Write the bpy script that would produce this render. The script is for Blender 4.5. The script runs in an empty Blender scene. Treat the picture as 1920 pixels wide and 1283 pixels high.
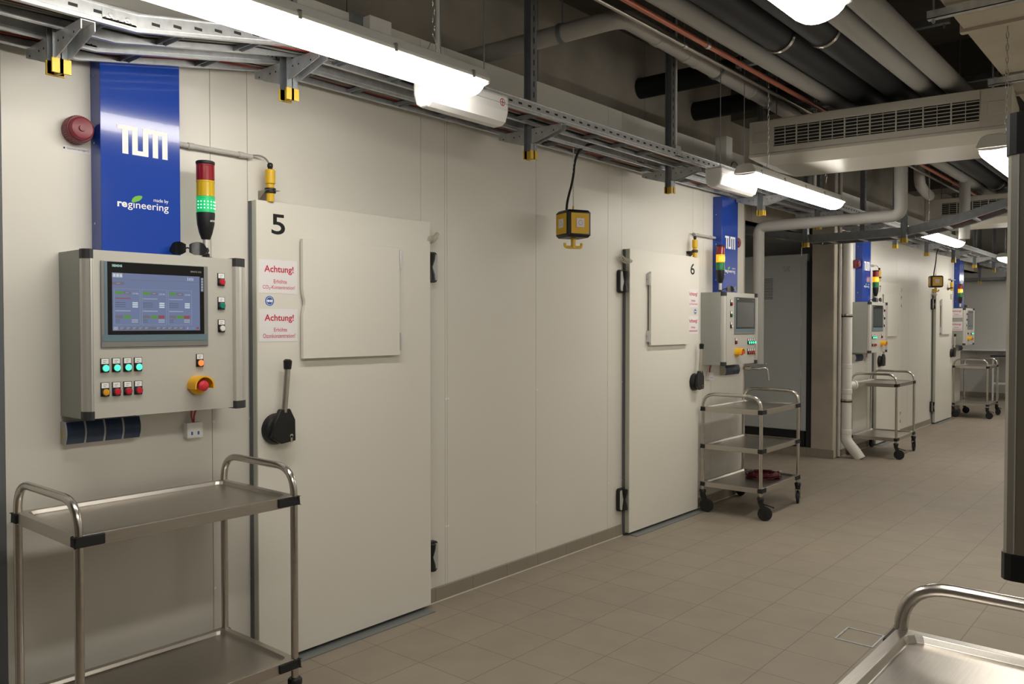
import bpy, bmesh, math, random
from mathutils import Vector, Matrix

random.seed(7)
scn = bpy.context.scene
COL = scn.collection
PI = math.pi

# ------------------------------------------------------------------ camera, world, exposure
cam_d = bpy.data.cameras.new('camera')
cam_d.sensor_fit = 'HORIZONTAL'
cam_d.sensor_width = 36.0
cam_d.lens = 1538.4 / 1920 * 36.0
cam_d.clip_start = 0.02
cam = bpy.data.objects.new('camera', cam_d)
COL.objects.link(cam)
cam.location = (3.21, 0.0, 1.523)
cam.rotation_euler = (math.radians(90 - 1.232), 0, math.radians(40.282))
scn.camera = cam

world = bpy.data.worlds.new('world')
scn.world = world
world.use_nodes = True
world.node_tree.nodes['Background'].inputs[0].default_value = (0.02, 0.02, 0.022, 1)
world.node_tree.nodes['Background'].inputs[1].default_value = 0.3

scn.view_settings.view_transform = 'Standard'
scn.view_settings.look = 'None'
scn.view_settings.gamma = 1
scn.view_settings.use_curve_mapping = False
scn.view_settings.exposure = 0.0
LAMP = 22.0            # emission of the fluorescent diffusers
LAMP_COL = (1.0, 0.945, 0.845)

# ------------------------------------------------------------------ materials
MATS = {}

def mat(name, col, rough=0.5, metal=0.0, noise=0.0, nscale=8.0, bump=0.0, emit=None, estr=0.0,
        trans=0.0, coat=0.0, stretch=None, spec=0.5, ior=1.45):
    if name in MATS:
        return MATS[name]
    m = bpy.data.materials.new(name)
    m.use_nodes = True
    nt = m.node_tree
    b = nt.nodes['Principled BSDF']
    b.inputs['Base Color'].default_value = (*col, 1)
    b.inputs['Roughness'].default_value = rough
    b.inputs['Metallic'].default_value = metal
    b.inputs['Specular IOR Level'].default_value = spec
    b.inputs['IOR'].default_value = ior
    b.inputs['Transmission Weight'].default_value = trans
    b.inputs['Coat Weight'].default_value = coat
    if emit:
        b.inputs['Emission Color'].default_value = (*emit, 1)
        b.inputs['Emission Strength'].default_value = estr
    if noise or bump:
        tc = nt.nodes.new('ShaderNodeTexCoord')
        mp = nt.nodes.new('ShaderNodeMapping')
        if stretch:
            mp.inputs['Scale'].default_value = stretch
        nt.links.new(tc.outputs['Object'], mp.inputs[0])
        nz = nt.nodes.new('ShaderNodeTexNoise')
        nz.inputs['Scale'].default_value = nscale
        nz.inputs['Detail'].default_value = 5
        nt.links.new(mp.outputs[0], nz.inputs['Vector'])
        if noise:
            rp = nt.nodes.new('ShaderNodeValToRGB')
            rp.color_ramp.elements[0].position = 0.3
            rp.color_ramp.elements[1].position = 0.7
            rp.color_ramp.elements[0].color = (*[c * (1 - noise) for c in col], 1)
            rp.color_ramp.elements[1].color = (*[min(1, c * (1 + noise)) for c in col], 1)
            nt.links.new(nz.outputs['Fac'], rp.inputs[0])
            nt.links.new(rp.outputs[0], b.inputs['Base Color'])
        if bump:
            bp = nt.nodes.new('ShaderNodeBump')
            bp.inputs['Strength'].default_value = bump
            bp.inputs['Distance'].default_value = 0.01
            nt.links.new(nz.outputs['Fac'], bp.inputs['Height'])
            nt.links.new(bp.outputs[0], b.inputs['Normal'])
    MATS[name] = m
    return m

M_wall = mat('panel_white', (0.695, 0.675, 0.622), 0.36, noise=0.012, nscale=1.5)
M_door = mat('door_white', (0.73, 0.71, 0.65), 0.34, noise=0.01, nscale=1.5)
M_leafedge = mat('leaf_edge', (0.50, 0.51, 0.44), 0.4)
M_gasket = mat('gasket_grey', (0.13, 0.14, 0.15), 0.6)
M_seam = mat('seam_dark', (0.16, 0.155, 0.14), 0.8)
M_blue = mat('duct_blue', (0.012, 0.055, 0.36), 0.14, coat=0.3)
M_white = mat('print_white', (0.86, 0.86, 0.86), 0.5)
M_leaf = mat('leaf_green', (0.16, 0.46, 0.04), 0.5)
M_paper = mat('paper', (0.80, 0.78, 0.80), 0.6)
M_red = mat('print_red', (0.55, 0.015, 0.06), 0.6)
M_signblue = mat('sign_blue', (0.03, 0.12, 0.45), 0.4)
M_black = mat('black_plastic', (0.010, 0.010, 0.011), 0.42)
M_black2 = mat('black_rubber', (0.014, 0.014, 0.015), 0.65)
M_ink = mat('ink_black', (0.004, 0.004, 0.005), 0.5)
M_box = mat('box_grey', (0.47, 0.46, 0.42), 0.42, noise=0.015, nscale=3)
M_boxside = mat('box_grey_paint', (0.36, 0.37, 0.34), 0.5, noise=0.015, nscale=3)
M_alu = mat('aluminium_profile', (0.62, 0.61, 0.58), 0.32, metal=0.55)
M_alushade = mat('aluminium_shaded', (0.40, 0.39, 0.36), 0.35, metal=1.0)  # darker copy of the profile aluminium, shade put into the colour
M_capgrey = mat('cap_anthracite', (0.035, 0.036, 0.04), 0.5)
M_bezel = mat('bezel_grey', (0.22, 0.225, 0.22), 0.4, metal=0.3)
M_bezelblue = mat('bezel_blue', (0.12, 0.19, 0.24), 0.4)
M_glassblack = mat('screen_black', (0.006, 0.006, 0.007), 0.12)
M_screenoff = mat('screen_dark', (0.045, 0.055, 0.06), 0.1, coat=0.4)
M_yellow = mat('sensor_yellow', (0.72, 0.44, 0.015), 0.4)
M_capyel = mat('cap_yellow', (0.80, 0.53, 0.06), 0.45)
M_estopy = mat('estop_yellow', (0.80, 0.42, 0.01), 0.35)
M_estopr = mat('estop_red', (0.62, 0.03, 0.05), 0.35)
M_steel = mat('stainless', (0.56, 0.53, 0.49), 0.24, metal=1.0, noise=0.05, nscale=60)
M_steelb = mat('stainless_brushed', (0.50, 0.47, 0.43), 0.34, metal=1.0, noise=0.06, nscale=40, stretch=(6, 0.3, 6))
M_galv = mat('galvanised', (0.60, 0.62, 0.64), 0.38, metal=0.75, noise=0.12, nscale=30)
M_galvd = mat('galvanised_dull', (0.30, 0.32, 0.34), 0.45, metal=0.6, noise=0.1, nscale=20)
M_slot = mat('slot_dark', (0.02, 0.02, 0.02), 0.8)
M_pvc = mat('pvc_white', (0.72, 0.70, 0.66), 0.4)
M_pvcgrey = mat('pvc_grey', (0.48, 0.46, 0.43), 0.42)
M_insul = mat('pipe_insulation_grey', (0.33, 0.32, 0.30), 0.6)
M_insuld = mat('pipe_insulation_black', (0.012, 0.013, 0.015), 0.6)
M_copper = mat('copper_red', (0.50, 0.17, 0.11), 0.35, metal=0.4)
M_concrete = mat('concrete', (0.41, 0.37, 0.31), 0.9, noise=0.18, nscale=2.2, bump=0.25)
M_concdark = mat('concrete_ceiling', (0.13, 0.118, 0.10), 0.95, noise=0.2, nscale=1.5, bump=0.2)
M_plaster = mat('plaster_white', (0.56, 0.555, 0.53), 0.8, noise=0.02, nscale=2)
M_skirt = None
M_fan = mat('fan_coil_cream', (0.42, 0.395, 0.345), 0.30)
M_ductcream = mat('duct_cream', (0.42, 0.37, 0.29), 0.75, noise=0.14, nscale=2.5)
M_cab = mat('cabinet_grey', (0.50, 0.53, 0.53), 0.5, noise=0.01, nscale=3)
M_lampbody = mat('lamp_housing', (0.50, 0.49, 0.46), 0.45)
M_lampclip = mat('lamp_clip', (0.42, 0.41, 0.39), 0.3, metal=0.8)
M_embox = mat('emergency_white', (0.80, 0.80, 0.80), 0.35)
M_darkred = mat('siren_red', (0.20, 0.028, 0.042), 0.35)
M_navy = mat('flap_navy', (0.010, 0.028, 0.075), 0.4)
M_sockgrey = mat('socket_grey', (0.45, 0.46, 0.45), 0.45)
M_cablered = mat('cable_red', (0.42, 0.05, 0.035), 0.5)
M_cableg = mat('cable_grey', (0.24, 0.23, 0.21), 0.55)
M_cabley = mat('cable_greenyellow', (0.42, 0.45, 0.08), 0.5)
M_hosered = mat('hose_darkred', (0.11, 0.012, 0.02), 0.45)
M_cablew = mat('cable_cream', (0.62, 0.58, 0.50), 0.5)
M_thresh = mat('threshold_metal', (0.25, 0.265, 0.265), 0.5, metal=0.4)
M_brk = mat('bracket_steel', (0.30, 0.27, 0.23), 0.35, metal=0.9)
M_tred = mat('tower_red', (0.25, 0.01, 0.02), 0.22, coat=0.3)
M_tamb = mat('tower_amber', (0.60, 0.40, 0.015), 0.22, coat=0.3)
M_tgrn = mat('tower_green', (0.01, 0.20, 0.06), 0.22, coat=0.3)
M_tamb_on = mat('tower_amber_lit', (0.7, 0.4, 0.02), 0.3, emit=(1.0, 0.42, 0.015), estr=0.75)
M_tgrn_on = mat('tower_green_lit', (0.02, 0.4, 0.15), 0.3, emit=(0.02, 0.75, 0.22), estr=0.3)
M_led_amb = mat('led_amber', (1, .8, .3), 0.3, emit=(1.0, 0.72, 0.16), estr=3.5)
M_led_grn = mat('led_green', (.6, 1, .8), 0.3, emit=(0.35, 1.0, 0.62), estr=3.5)
M_btn_grn_on = mat('button_green_lit', (0.1, 0.8, 0.5), 0.3, emit=(0.06, 0.92, 0.50), estr=1.1)
M_btn_grn = mat('button_green', (0.0, 0.22, 0.16), 0.3)
M_btn_red = mat('button_red', (0.55, 0.012, 0.03), 0.3)
M_btn_amb = mat('button_amber', (0.72, 0.33, 0.01), 0.3)
M_btn_wht = mat('button_white', (0.70, 0.69, 0.66), 0.3)
M_btn_red_on = mat('button_red_lit', (0.9, 0.15, 0.05), 0.3, emit=(1.0, 0.13, 0.03), estr=1.6)
M_lens = mat('spectacle_lens', (0.010, 0.011, 0.013), 0.22)
M_diff = mat('lamp_diffuser', (0.9, 0.9, 0.88), 0.4, emit=LAMP_COL, estr=LAMP)
M_diffend = mat('lamp_diffuser_end', (0.80, 0.80, 0.78), 0.3)
M_benchtop = mat('bench_black', (0.015, 0.016, 0.02), 0.4)


def tile_mat(name, size, ox, oy, c1, c2, mortar, msize, axes='XY', rough=0.55):
    m = bpy.data.materials.new(name)
    m.use_nodes = True
    nt = m.node_tree
    b = nt.nodes['Principled BSDF']
    b.inputs['Roughness'].default_value = rough
    tc = nt.nodes.new('ShaderNodeTexCoord')
    mp = nt.nodes.new('ShaderNodeMapping')
    mp.inputs['Location'].default_value = (-ox, -oy, 0)
    if axes == 'XY':
        nt.links.new(tc.outputs['Object'], mp.inputs[0])
    else:
        sp = nt.nodes.new('ShaderNodeSeparateXYZ')
        cb = nt.nodes.new('ShaderNodeCombineXYZ')
        nt.links.new(tc.outputs['Object'], sp.inputs[0])
        nt.links.new(sp.outputs['XYZ'.index(axes[0])], cb.inputs[0])
        nt.links.new(sp.outputs['XYZ'.index(axes[1])], cb.inputs[1])
        nt.links.new(cb.outputs[0], mp.inputs[0])
    br = nt.nodes.new('ShaderNodeTexBrick')
    br.offset = 0.0
    br.squash = 1.0
    br.inputs['Scale'].default_value = 1.0
    br.inputs['Brick Width'].default_value = size[0]
    br.inputs['Row Height'].default_value = size[1]
    br.inputs['Mortar Size'].default_value = msize
    br.inputs['Mortar Smooth'].default_value = 0.4
    br.inputs['Color1'].default_value = (*c1, 1)
    br.inputs['Color2'].default_value = (*c2, 1)
    br.inputs['Mortar'].default_value = (*mortar, 1)
    nt.links.new(mp.outputs[0], br.inputs['Vector'])
    nz = nt.nodes.new('ShaderNodeTexNoise')
    nz.inputs['Scale'].default_value = 5.0
    nz.inputs['Detail'].default_value = 8
    nt.links.new(tc.outputs['Object'], nz.inputs['Vector'])
    mx = nt.nodes.new('ShaderNodeMix')
    mx.data_type = 'RGBA'
    mx.blend_type = 'MULTIPLY'
    mx.inputs[0].default_value = 1.0
    rp = nt.nodes.new('ShaderNodeValToRGB')
    rp.color_ramp.elements[0].position = 0.3
    rp.color_ramp.elements[0].color = (0.90, 0.895, 0.89, 1)
    rp.color_ramp.elements[1].position = 0.7
    rp.color_ramp.elements[1].color = (1.0, 1.0, 1.0, 1)
    nt.links.new(nz.outputs['Fac'], rp.inputs[0])
    nt.links.new(br.outputs['Color'], mx.inputs[6])
    nt.links.new(rp.outputs[0], mx.inputs[7])
    nt.links.new(mx.outputs[2], b.inputs['Base Color'])
    bp = nt.nodes.new('ShaderNodeBump')
    bp.inputs['Strength'].default_value = 0.3
    bp.inputs['Distance'].default_value = 0.002
    bp.invert = True
    nt.links.new(br.outputs['Fac'], bp.inputs['Height'])
    nt.links.new(bp.outputs[0], b.inputs['Normal'])
    return m

M_floor = tile_mat('floor_tiles', (0.30, 0.30), 1.423, 3.427, (0.335, 0.287, 0.228), (0.32, 0.274, 0.218),
                   (0.20, 0.17, 0.135), 0.0028)
M_skirt = tile_mat('skirting_tiles', (0.30, 0.30), 3.427, -0.1, (0.29, 0.255, 0.205), (0.27, 0.24, 0.19),
                   (0.15, 0.125, 0.10), 0.002, axes='YZ')
M_skirtx = tile_mat('skirting_tiles_cross', (0.30, 0.30), 0.0, -0.1, (0.29, 0.255, 0.205), (0.27, 0.24, 0.19),
                    (0.15, 0.125, 0.10), 0.002, axes='XZ')

# ------------------------------------------------------------------ mesh builder
class MB:
    def __init__(s):
        s.v, s.f, s.m, s.s, s.mats = [], [], [], [], []

    def mi(s, m):
        if m not in s.mats:
            s.mats.append(m)
        return s.mats.index(m)

    def add(s, vs, fs, m, smooth=False):
        o = len(s.v)
        s.v += [tuple(v) for v in vs]
        i = s.mi(m)
        for f in fs:
            s.f.append([a + o for a in f])
            s.m.append(i)
            s.s.append(smooth)
        return s

    def box(s, x0, x1, y0, y1, z0, z1, m):
        x0, x1 = min(x0, x1), max(x0, x1)
        y0, y1 = min(y0, y1), max(y0, y1)
        z0, z1 = min(z0, z1), max(z0, z1)
        v = [(x, y, z) for z in (z0, z1) for y in (y0, y1) for x in (x0, x1)]
        return s.add(v, [(0, 2, 3, 1), (4, 5, 7, 6), (0, 1, 5, 4), (2, 6, 7, 3), (0, 4, 6, 2), (1, 3, 7, 5)], m)

    def ring_loft(s, rings, m, smooth=True, cap=True, closed=False):
        n = len(rings[0])
        vs = [p for r in rings for p in r]
        fs = []
        k = len(rings)
        for i in range(k if closed else k - 1):
            a, b = i * n, ((i + 1) % k) * n
            for j in range(n):
                j2 = (j + 1) % n
                fs.append((a + j, a + j2, b + j2, b + j))
        s.add(vs, fs, m, smooth)
        if cap and not closed:
            s.add(rings[0], [tuple(range(n))], m)
            s.add(rings[-1], [tuple(range(n))], m)
        return s

    def tube(s, pts, r, m, n=10, closed=False, cap=True, radii=None):
        P = [Vector(p) for p in pts]
        k = len(P)
        rings = []
        nrm = None
        for i in range(k):
            if closed:
                t = (P[(i + 1) % k] - P[i - 1]).normalized()
            elif i == 0:
                t = (P[1] - P[0]).normalized()
            elif i == k - 1:
                t = (P[-1] - P[-2]).normalized()
            else:
                t = ((P[i + 1] - P[i]).normalized() + (P[i] - P[i - 1]).normalized())
                t = t.normalized() if t.length > 1e-6 else (P[i + 1] - P[i]).normalized()
            if nrm is None:
                a = Vector((0, 0, 1)) if abs(t.z) < 0.9 else Vector((1, 0, 0))
                nrm = (a - t * a.dot(t)).normalized()
            else:
                nrm = (nrm - t * nrm.dot(t))
                nrm = nrm.normalized() if nrm.length > 1e-6 else t.orthogonal().normalized()
            bn = t.cross(nrm)
            rr = radii[i] if radii else r
            rings.append([tuple(P[i] + nrm * (rr * math.cos(2 * PI * j / n)) + bn * (rr * math.sin(2 * PI * j / n)))
                          for j in range(n)])
        return s.ring_loft(rings, m, True, cap, closed)

    def cyl(s, p0, p1, r, m, n=20, r1=None):
        return s.tube([p0, p1], r, m, n, radii=[r, r if r1 is None else r1])

    def lathe(s, c, axis, prof, m, n=28, smooth=True):
        """prof: list of (radius, height along axis) from c"""
        rings = []
        ax = {'x': 0, 'y': 1, 'z': 2}[axis]
        for r, h in prof:
            ring = []
            for j in range(n):
                a = 2 * PI * j / n
                p = [0, 0, 0]
                p[ax] = h
                p[(ax + 1) % 3] = r * math.cos(a)
                p[(ax + 2) % 3] = r * math.sin(a)
                ring.append((c[0] + p[0], c[1] + p[1], c[2] + p[2]))
            rings.append(ring)
        return s.ring_loft(rings, m, smooth)

    def prism(s, poly, plane, a0, a1, m, smooth=False):
        """poly in the two axes named by plane, extruded along the third"""
        i, j = 'xyz'.index(plane[0]), 'xyz'.index(plane[1])
        k = 3 - i - j
        rs = []
        for a in (a0, a1):
            ring = []
            for p in poly:
                q = [0, 0, 0]
                q[i], q[j], q[k] = p[0], p[1], a
                ring.append(tuple(q))
            rs.append(ring)
        return s.ring_loft(rs, m, smooth)

    def bar(s, p0, p1, w, h, m, up=(0, 0, 1)):
        """rectangular bar: w across, h along up"""
        a, b = Vector(p0), Vector(p1)
        t = (b - a).normalized()
        u = Vector(up)
        u = (u - t * u.dot(t)).normalized()
        sd = t.cross(u)
        rs = [[tuple(q + sd * (w / 2 * x) + u * (h / 2 * y)) for x, y in ((-1, -1), (1, -1), (1, 1), (-1, 1))]
              for q in (a, b)]
        return s.ring_loft(rs, m, False)

    def quad_yz(s, x, y0, y1, z0, z1, m):
        return s.add([(x, y0, z0), (x, y1, z0), (x, y1, z1), (x, y0, z1)], [(0, 1, 2, 3)], m)

    def disc_x(s, c, r, m, n=28, r2=None):
        vs = [(c[0], c[1] + r * math.cos(2 * PI * i / n), c[2] + (r2 or r) * math.sin(2 * PI * i / n)) for i in range(n)]
        return s.add(vs, [tuple(range(n))], m)


def rrect(x0, x1, y0, y1, r, n=5):
    pts = []
    for cx, cy, a0 in ((x1 - r, y1 - r, 0), (x0 + r, y1 - r, PI / 2), (x0 + r, y0 + r, PI), (x1 - r, y0 + r, 1.5 * PI)):
        for i in range(n + 1):
            a = a0 + PI / 2 * i / n
            pts.append((cx + r * math.cos(a), cy + r * math.sin(a)))
    return pts


def bend(pts, r, n=6):
    """polyline with its corners rounded"""
    P = [Vector(p) for p in pts]
    out = [P[0]]
    for i in range(1, len(P) - 1):
        d0 = (P[i - 1] - P[i]).normalized()
        d1 = (P[i + 1] - P[i]).normalized()
        a = P[i] + d0 * r
        b = P[i] + d1 * r
        for k in range(n + 1):
            t = k / n
            out.append(a * (1 - t) ** 2 + P[i] * 2 * t * (1 - t) + b * t ** 2)
    out.append(P[-1])
    return [tuple(p) for p in out]


OFF = {}

def thing(name, label, cat, loc=(0, 0, 0), rotz=0.0, group=None, kind=None):
    o = bpy.data.objects.new(name, None)
    o.empty_display_size = 0.05
    COL.objects.link(o)
    o.location = loc
    o.rotation_euler = (0, 0, rotz)
    o['label'] = label
    o['category'] = cat
    if group:
        o['group'] = group
    if kind:
        o['kind'] = kind
    OFF[o.name] = Vector(loc)
    return o


def build(name, mb, parent=None, loc=None, bevel=0.0, label=None, cat=None, group=None, kind=None, local=False):
    me = bpy.data.meshes.new(name)
    off = Vector((0, 0, 0))
    if parent is not None:
        off = OFF[parent.name]
    elif loc is not None:
        off = Vector(loc)
    if local:
        vs = mb.v
    else:
        vs = [(v[0] - off.x, v[1] - off.y, v[2] - off.z) for v in mb.v]
    me.from_pydata(vs, [], mb.f)
    for m in mb.mats:
        me.materials.append(m)
    me.polygons.foreach_set('material_index', mb.m)
    me.polygons.foreach_set('use_smooth', mb.s)
    bm = bmesh.new()
    bm.from_mesh(me)
    bmesh.ops.remove_doubles(bm, verts=bm.verts, dist=1e-6)
    bmesh.ops.recalc_face_normals(bm, faces=bm.faces)
    bm.to_mesh(me)
    bm.free()
    o = bpy.data.objects.new(name, me)
    COL.objects.link(o)
    if any(mb.s):
        me.set_sharp_from_angle(angle=math.radians(40))
    if bevel:
        md = o.modifiers.new('bevel', 'BEVEL')
        md.width = bevel
        md.segments = 2
        md.limit_method = 'ANGLE'
        md.angle_limit = math.radians(50)
    if parent is not None:
        o.parent = parent
        OFF[o.name] = off
    else:
        if loc is not None:
            o.location = loc
        OFF[o.name] = off
    if label:
        o['label'] = label
    if cat:
        o['category'] = cat
    if group:
        o['group'] = group
    if kind:
        o['kind'] = kind
    return o


def struct(name, mb, bevel=0.0, parent=None):
    return build(name, mb, parent=parent, kind=None if parent else 'structure', bevel=bevel)


_tcache = {}

def text_data(s, bold=0.0):
    key = (s, bold)
    if key in _tcache:
        return _tcache[key]
    cu = bpy.data.curves.new('lettering', 'FONT')
    cu.body = s
    cu.size = 1.0
    cu.offset = bold
    cu.resolution_u = 4
    ob = bpy.data.objects.new('lettering', cu)
    COL.objects.link(ob)
    dg = bpy.context.evaluated_depsgraph_get()
    dg.update()
    me = bpy.data.meshes.new_from_object(ob.evaluated_get(dg))
    vs = [tuple(v.co) for v in me.vertices]
    fs = [tuple(p.vertices) for p in me.polygons]
    bpy.data.objects.remove(ob)
    bpy.data.curves.remove(cu)
    bpy.data.meshes.remove(me)
    xs = [v[0] for v in vs]
    ys = [v[1] for v in vs]
    r = (vs, fs, min(xs), max(xs), min(ys), max(ys))
    _tcache[key] = r
    return r


def text_yz(mb, s, x, y0, y1, z0, z1, m, bold=0.0, facing=1):
    """lettering filling the rectangle y0..y1, z0..z1 on a plane x, read from +x"""
    vs, fs, a, b, c, d = text_data(s, bold)
    out = []
    for v in vs:
        u = (v[0] - a) / (b - a)
        w = (v[1] - c) / (d - c)
        out.append((x, y0 + (y1 - y0) * u, z0 + (z1 - z0) * w))
    mb.add(out, fs, m)


def text_xz(mb, s, y, x0, x1, z0, z1, m, bold=0.0):
    vs, fs, a, b, c, d = text_data(s, bold)
    mb.add([(x0 + (x1 - x0) * (v[0] - a) / (b - a), y, z0 + (z1 - z0) * (v[1] - c) / (d - c)) for v in vs], fs, m)

# ------------------------------------------------------------------ ceiling lamps (their light lives in the diffusers)
def lamp(x, y0, y1, where, chains, zc=2.50):
    t = thing('ceiling_lamp', 'long lit fluorescent batten light on chains, ' + where, 'lamp', (x, y0, zc),
              group='fluorescent ceiling lamps')
    W = 0.075
    body = [(-W, 0.0), (-W, 0.012), (-0.055, 0.05), (-0.03, 0.062), (0.03, 0.062), (0.055, 0.05), (W, 0.012), (W, 0.0)]
    mb = MB()
    mb.prism([(x + a, zc + b) for a, b in body], 'xz', y0, y1, M_lampbody)
    build('housing', mb, t, bevel=0.004)
    dif = [(-W + .004, 0)] + [(-0.071 * math.cos(PI * i / 12), -0.058 * math.sin(PI * i / 12) - 0.003) for i in range(13)] + [(W - .004, 0)]
    mb = MB()
    rings = []
    for yy, sc in ((y0 + .012, .25), (y0 + .016, .55), (y0 + .026, .8), (y0 + .045, .95), (y0 + .07, 1), (y1 - .07, 1), (y1 - .045, .95), (y1 - .026, .8), (y1 - .016, .55), (y1 - .012, .25)):
        rings.append([(x + a * (0.7 + 0.3 * sc), yy, zc - 0.001 + b * sc) for a, b in dif])
    mb.ring_loft(rings, M_diff)
    build('diffuser', mb, t)
    for yy in (y0 + .006, y1 - .006):
        mb = MB()
        mb.prism([(x + a * 1.02, zc - 0.0015 + b * 0.22) for a, b in dif], 'xz', yy - .005, yy + .005, M_diffend)
        build('end_lip', mb, t)
    n = 5
    for i in range(n):
        yy = y0 + 0.10 + (y1 - y0 - 0.2) * i / (n - 1)
        for sg in (-1, 1):
            mb = MB()
            mb.box(x + sg * 0.0752, x + sg * 0.078, yy - 0.007, yy + 0.007, zc - 0.006, zc + 0.022, M_lampclip)
            mb.box(x + sg * 0.066, x + sg * 0.078, yy - 0.005, yy + 0.005, zc + 0.019, zc + 0.024, M_lampclip)
            build('clip', mb, t)
    for yy in chains:
        mb = MB()
        z = zc + 0.062
        i = 0
        pts = [(x, yy - 0.04, z), (x, yy, z + 0.07), (x, yy + 0.04, z)]
        mb.tube(pts, 0.0015, M_lampclip, 5)
        z += 0.07
        while z < 3.9:
            a = [(0.006 * math.cos(2 * PI * j / 8), 0.018 * math.sin(2 * PI * j / 8)) for j in range(8)]
            ring = [(x + (p if i % 2 else 0), yy + (0 if i % 2 else p), z + 0.016 + q) for p, q in a]
            mb.tube(ring, 0.0022, M_lampclip, 4, closed=True)
            z += 0.031
            i += 1
        build('chain', mb, t)
    return t

lamp(0.92, 0.66, 2.48, 'above the cable ladders next to door 5', (0.9, 2.235))
lamp(0.92, 5.02, 6.74, 'in front of the near fan coil unit', (5.39, 6.5))
lamp(0.92, 9.35, 11.0, 'behind the thick grey pipe bend', (9.6, 10.9))
lamp(0.92, 13.7, 15.5, 'farthest lit one of the left row', (13.95, 15.2))
lamp(0.92, 17.4, 19.2, 'unseen, added to brighten the end wall', (17.7, 18.9))  # unseen lamp added beyond the row to lift the dark end wall
lamp(2.42, 0.40, 2.22, 'cut by the top edge of the photo', (0.7, 2.0), 2.37)
lamp(2.42, 4.48, 6.30, 'below the near fan coil unit', (4.8, 6.1), 2.37)
lamp(2.42, 8.8, 10.6, 'third in the right row', (9.1, 10.3), 2.37)
lamp(2.42, 13.1, 14.9, 'last in the right row', (13.4, 14.6), 2.37)

# ------------------------------------------------------------------ the setting
mb = MB(); mb.box(-1.4, 4.7, -1.6, 19.8, -0.1, 0.0, M_floor); struct('floor', mb)
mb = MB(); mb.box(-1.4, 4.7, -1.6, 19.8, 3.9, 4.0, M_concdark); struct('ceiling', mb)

def panel_wall(name, y0, y1, joints, x=0.0, th=0.12, z1=3.04, face=1):
    mb = MB()
    g = 0.0012
    ys = [y0] + sorted(j for j in joints if y0 < j < y1) + [y1]
    for a, b in zip(ys[:-1], ys[1:]):
        mb.box(x, x - face * 0.03, a + (g if a != y0 else 0), b - (g if b != y1 else 0), 0.0, z1, M_wall)
    mb.box(x - face * 0.004, x - face * th, y0 + 0.001, y1 - 0.001, 0.0, z1 - 0.002, M_seam)
    mb.box(x - face * 0.03, x - face * th, y0, y1, z1 - 0.03, z1, M_wall)
    for j in joints:
        if y0 < j < y1 and face > 0:
            for z in (0.40, 1.11):
                mb.lathe((x, j + 0.006, z), 'x', [(0, 0), (0.0065, 0), (0.006, 0.0025), (0, 0.003)], M_white, 12)
    return struct(name, mb)

panel_wall('wall_left', 1.04, 7.03, [1.824, 1.999, 3.035, 3.215, 3.232, 4.019, 4.826, 5.004, 6.066, 6.25, 6.4])
panel_wall('wall_left', -1.6, 1.036, [-0.2])
panel_wall('wall_left_far', 9.56, 15.62, [10.0, 10.6, 11.82, 12.4, 12.9, 13.5, 13.68, 14.75])
mb = MB()
mb.box(-0.012, 0.012, 0.985, 1.034, 0, 2.55, M_gasket)
struct('trim_1', mb)
# concrete behind the panel walls
mb = MB()
for a, b in ((-1.6, 2.9), (2.906, 4.6), (4.606, 6.05), (6.056, 8.2), (8.206, 12.0), (12.006, 16), (16.006, 19.8)):
    mb.box(-0.45, -0.6, a, b, 2.6, 3.9, M_concrete)
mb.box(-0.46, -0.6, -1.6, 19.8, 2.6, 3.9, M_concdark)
struct('wall_concrete', mb)
mb = MB()
mb.box(-0.9, -0.14, 7.031, 7.10, 0, 3.0, M_concrete)
mb.box(-0.14, -0.02, 7.031, 7.10, 0, 2.6, M_concrete)
struct('wall_recess_near', mb)
mb = MB(); mb.box(-1.3, -1.2, 7.0, 10.0, 0, 2.65, M_plaster); struct('wall_recess_back', mb)
mb = MB(); mb.box(-1.3, -0.02, 9.93, 10.0, 0, 2.65, M_plaster); struct('wall_recess_far', mb)
mb = MB(); mb.box(-0.257, 0.0, 9.40, 9.555, 0, 3.9, M_concrete)
struct('column', mb, bevel=0.012)
mb = MB(); mb.box(-1.2, -0.2575, 9.40, 9.92, 0, 0.1, M_skirtx); struct('trim_2', mb)
mb = MB(); mb.box(-0.2575, 0.006, 9.390, 9.399, 0, 0.1, M_skirtx); struct('baseboard_column', mb)
mb = MB(); mb.box(-1.4, 3.3, 19.5, 19.8, 0, 3.9, M_plaster); struct('wall_back', mb)
mb = MB(); mb.box(-1.4, 3.2, 19.488, 19.4995, 0, 0.1, M_skirtx); struct('baseboard_back', mb)
panel_wall('wall_right', 1.15, 19.5, [2.3, 3.5, 4.7, 5.9, 7.1, 8.3, 9.5, 10.7, 11.9, 13.1, 14.3], x=3.23, face=-1)
mb = MB(); mb.box(3.70, 3.80, 1.15, 19.5, 2.6, 3.9, M_concrete); struct('wall_right_concrete', mb)
mb = MB(); mb.box(4.6, 4.7, -1.6, 1.2, 0, 3.9, M_concdark); struct('wall_right_recess', mb)
mb = MB(); mb.box(3.36, 4.6, 1.15, 1.25, 0, 3.9, M_concdark); struct('wall_right_return', mb)
mb = MB(); mb.box(-1.4, 4.7, -1.7, -1.6, 0, 3.9, M_concrete); struct('wall_front', mb)
mb = MB(); mb.box(-1.4, -1.3, 15.63, 19.5, 0, 3.9, M_plaster); struct('wall_left_end', mb)
mb = MB(); mb.box(-1.4, -0.121, 15.62, 15.70, 0, 3.0, M_plaster); struct('wall_left_return', mb)

def skirting(name, y0, y1):
    mb = MB()
    mb.prism([(0.0, 0.0), (0.012, 0.0), (0.011, 0.078), (0.008, 0.081), (0.0, 0.081)], 'xz', y0, y1, M_skirt)
    mb.box(0.0, 0.0135, y0, y1, 0, 0.006, M_wall)
    struct(name, mb)

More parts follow.
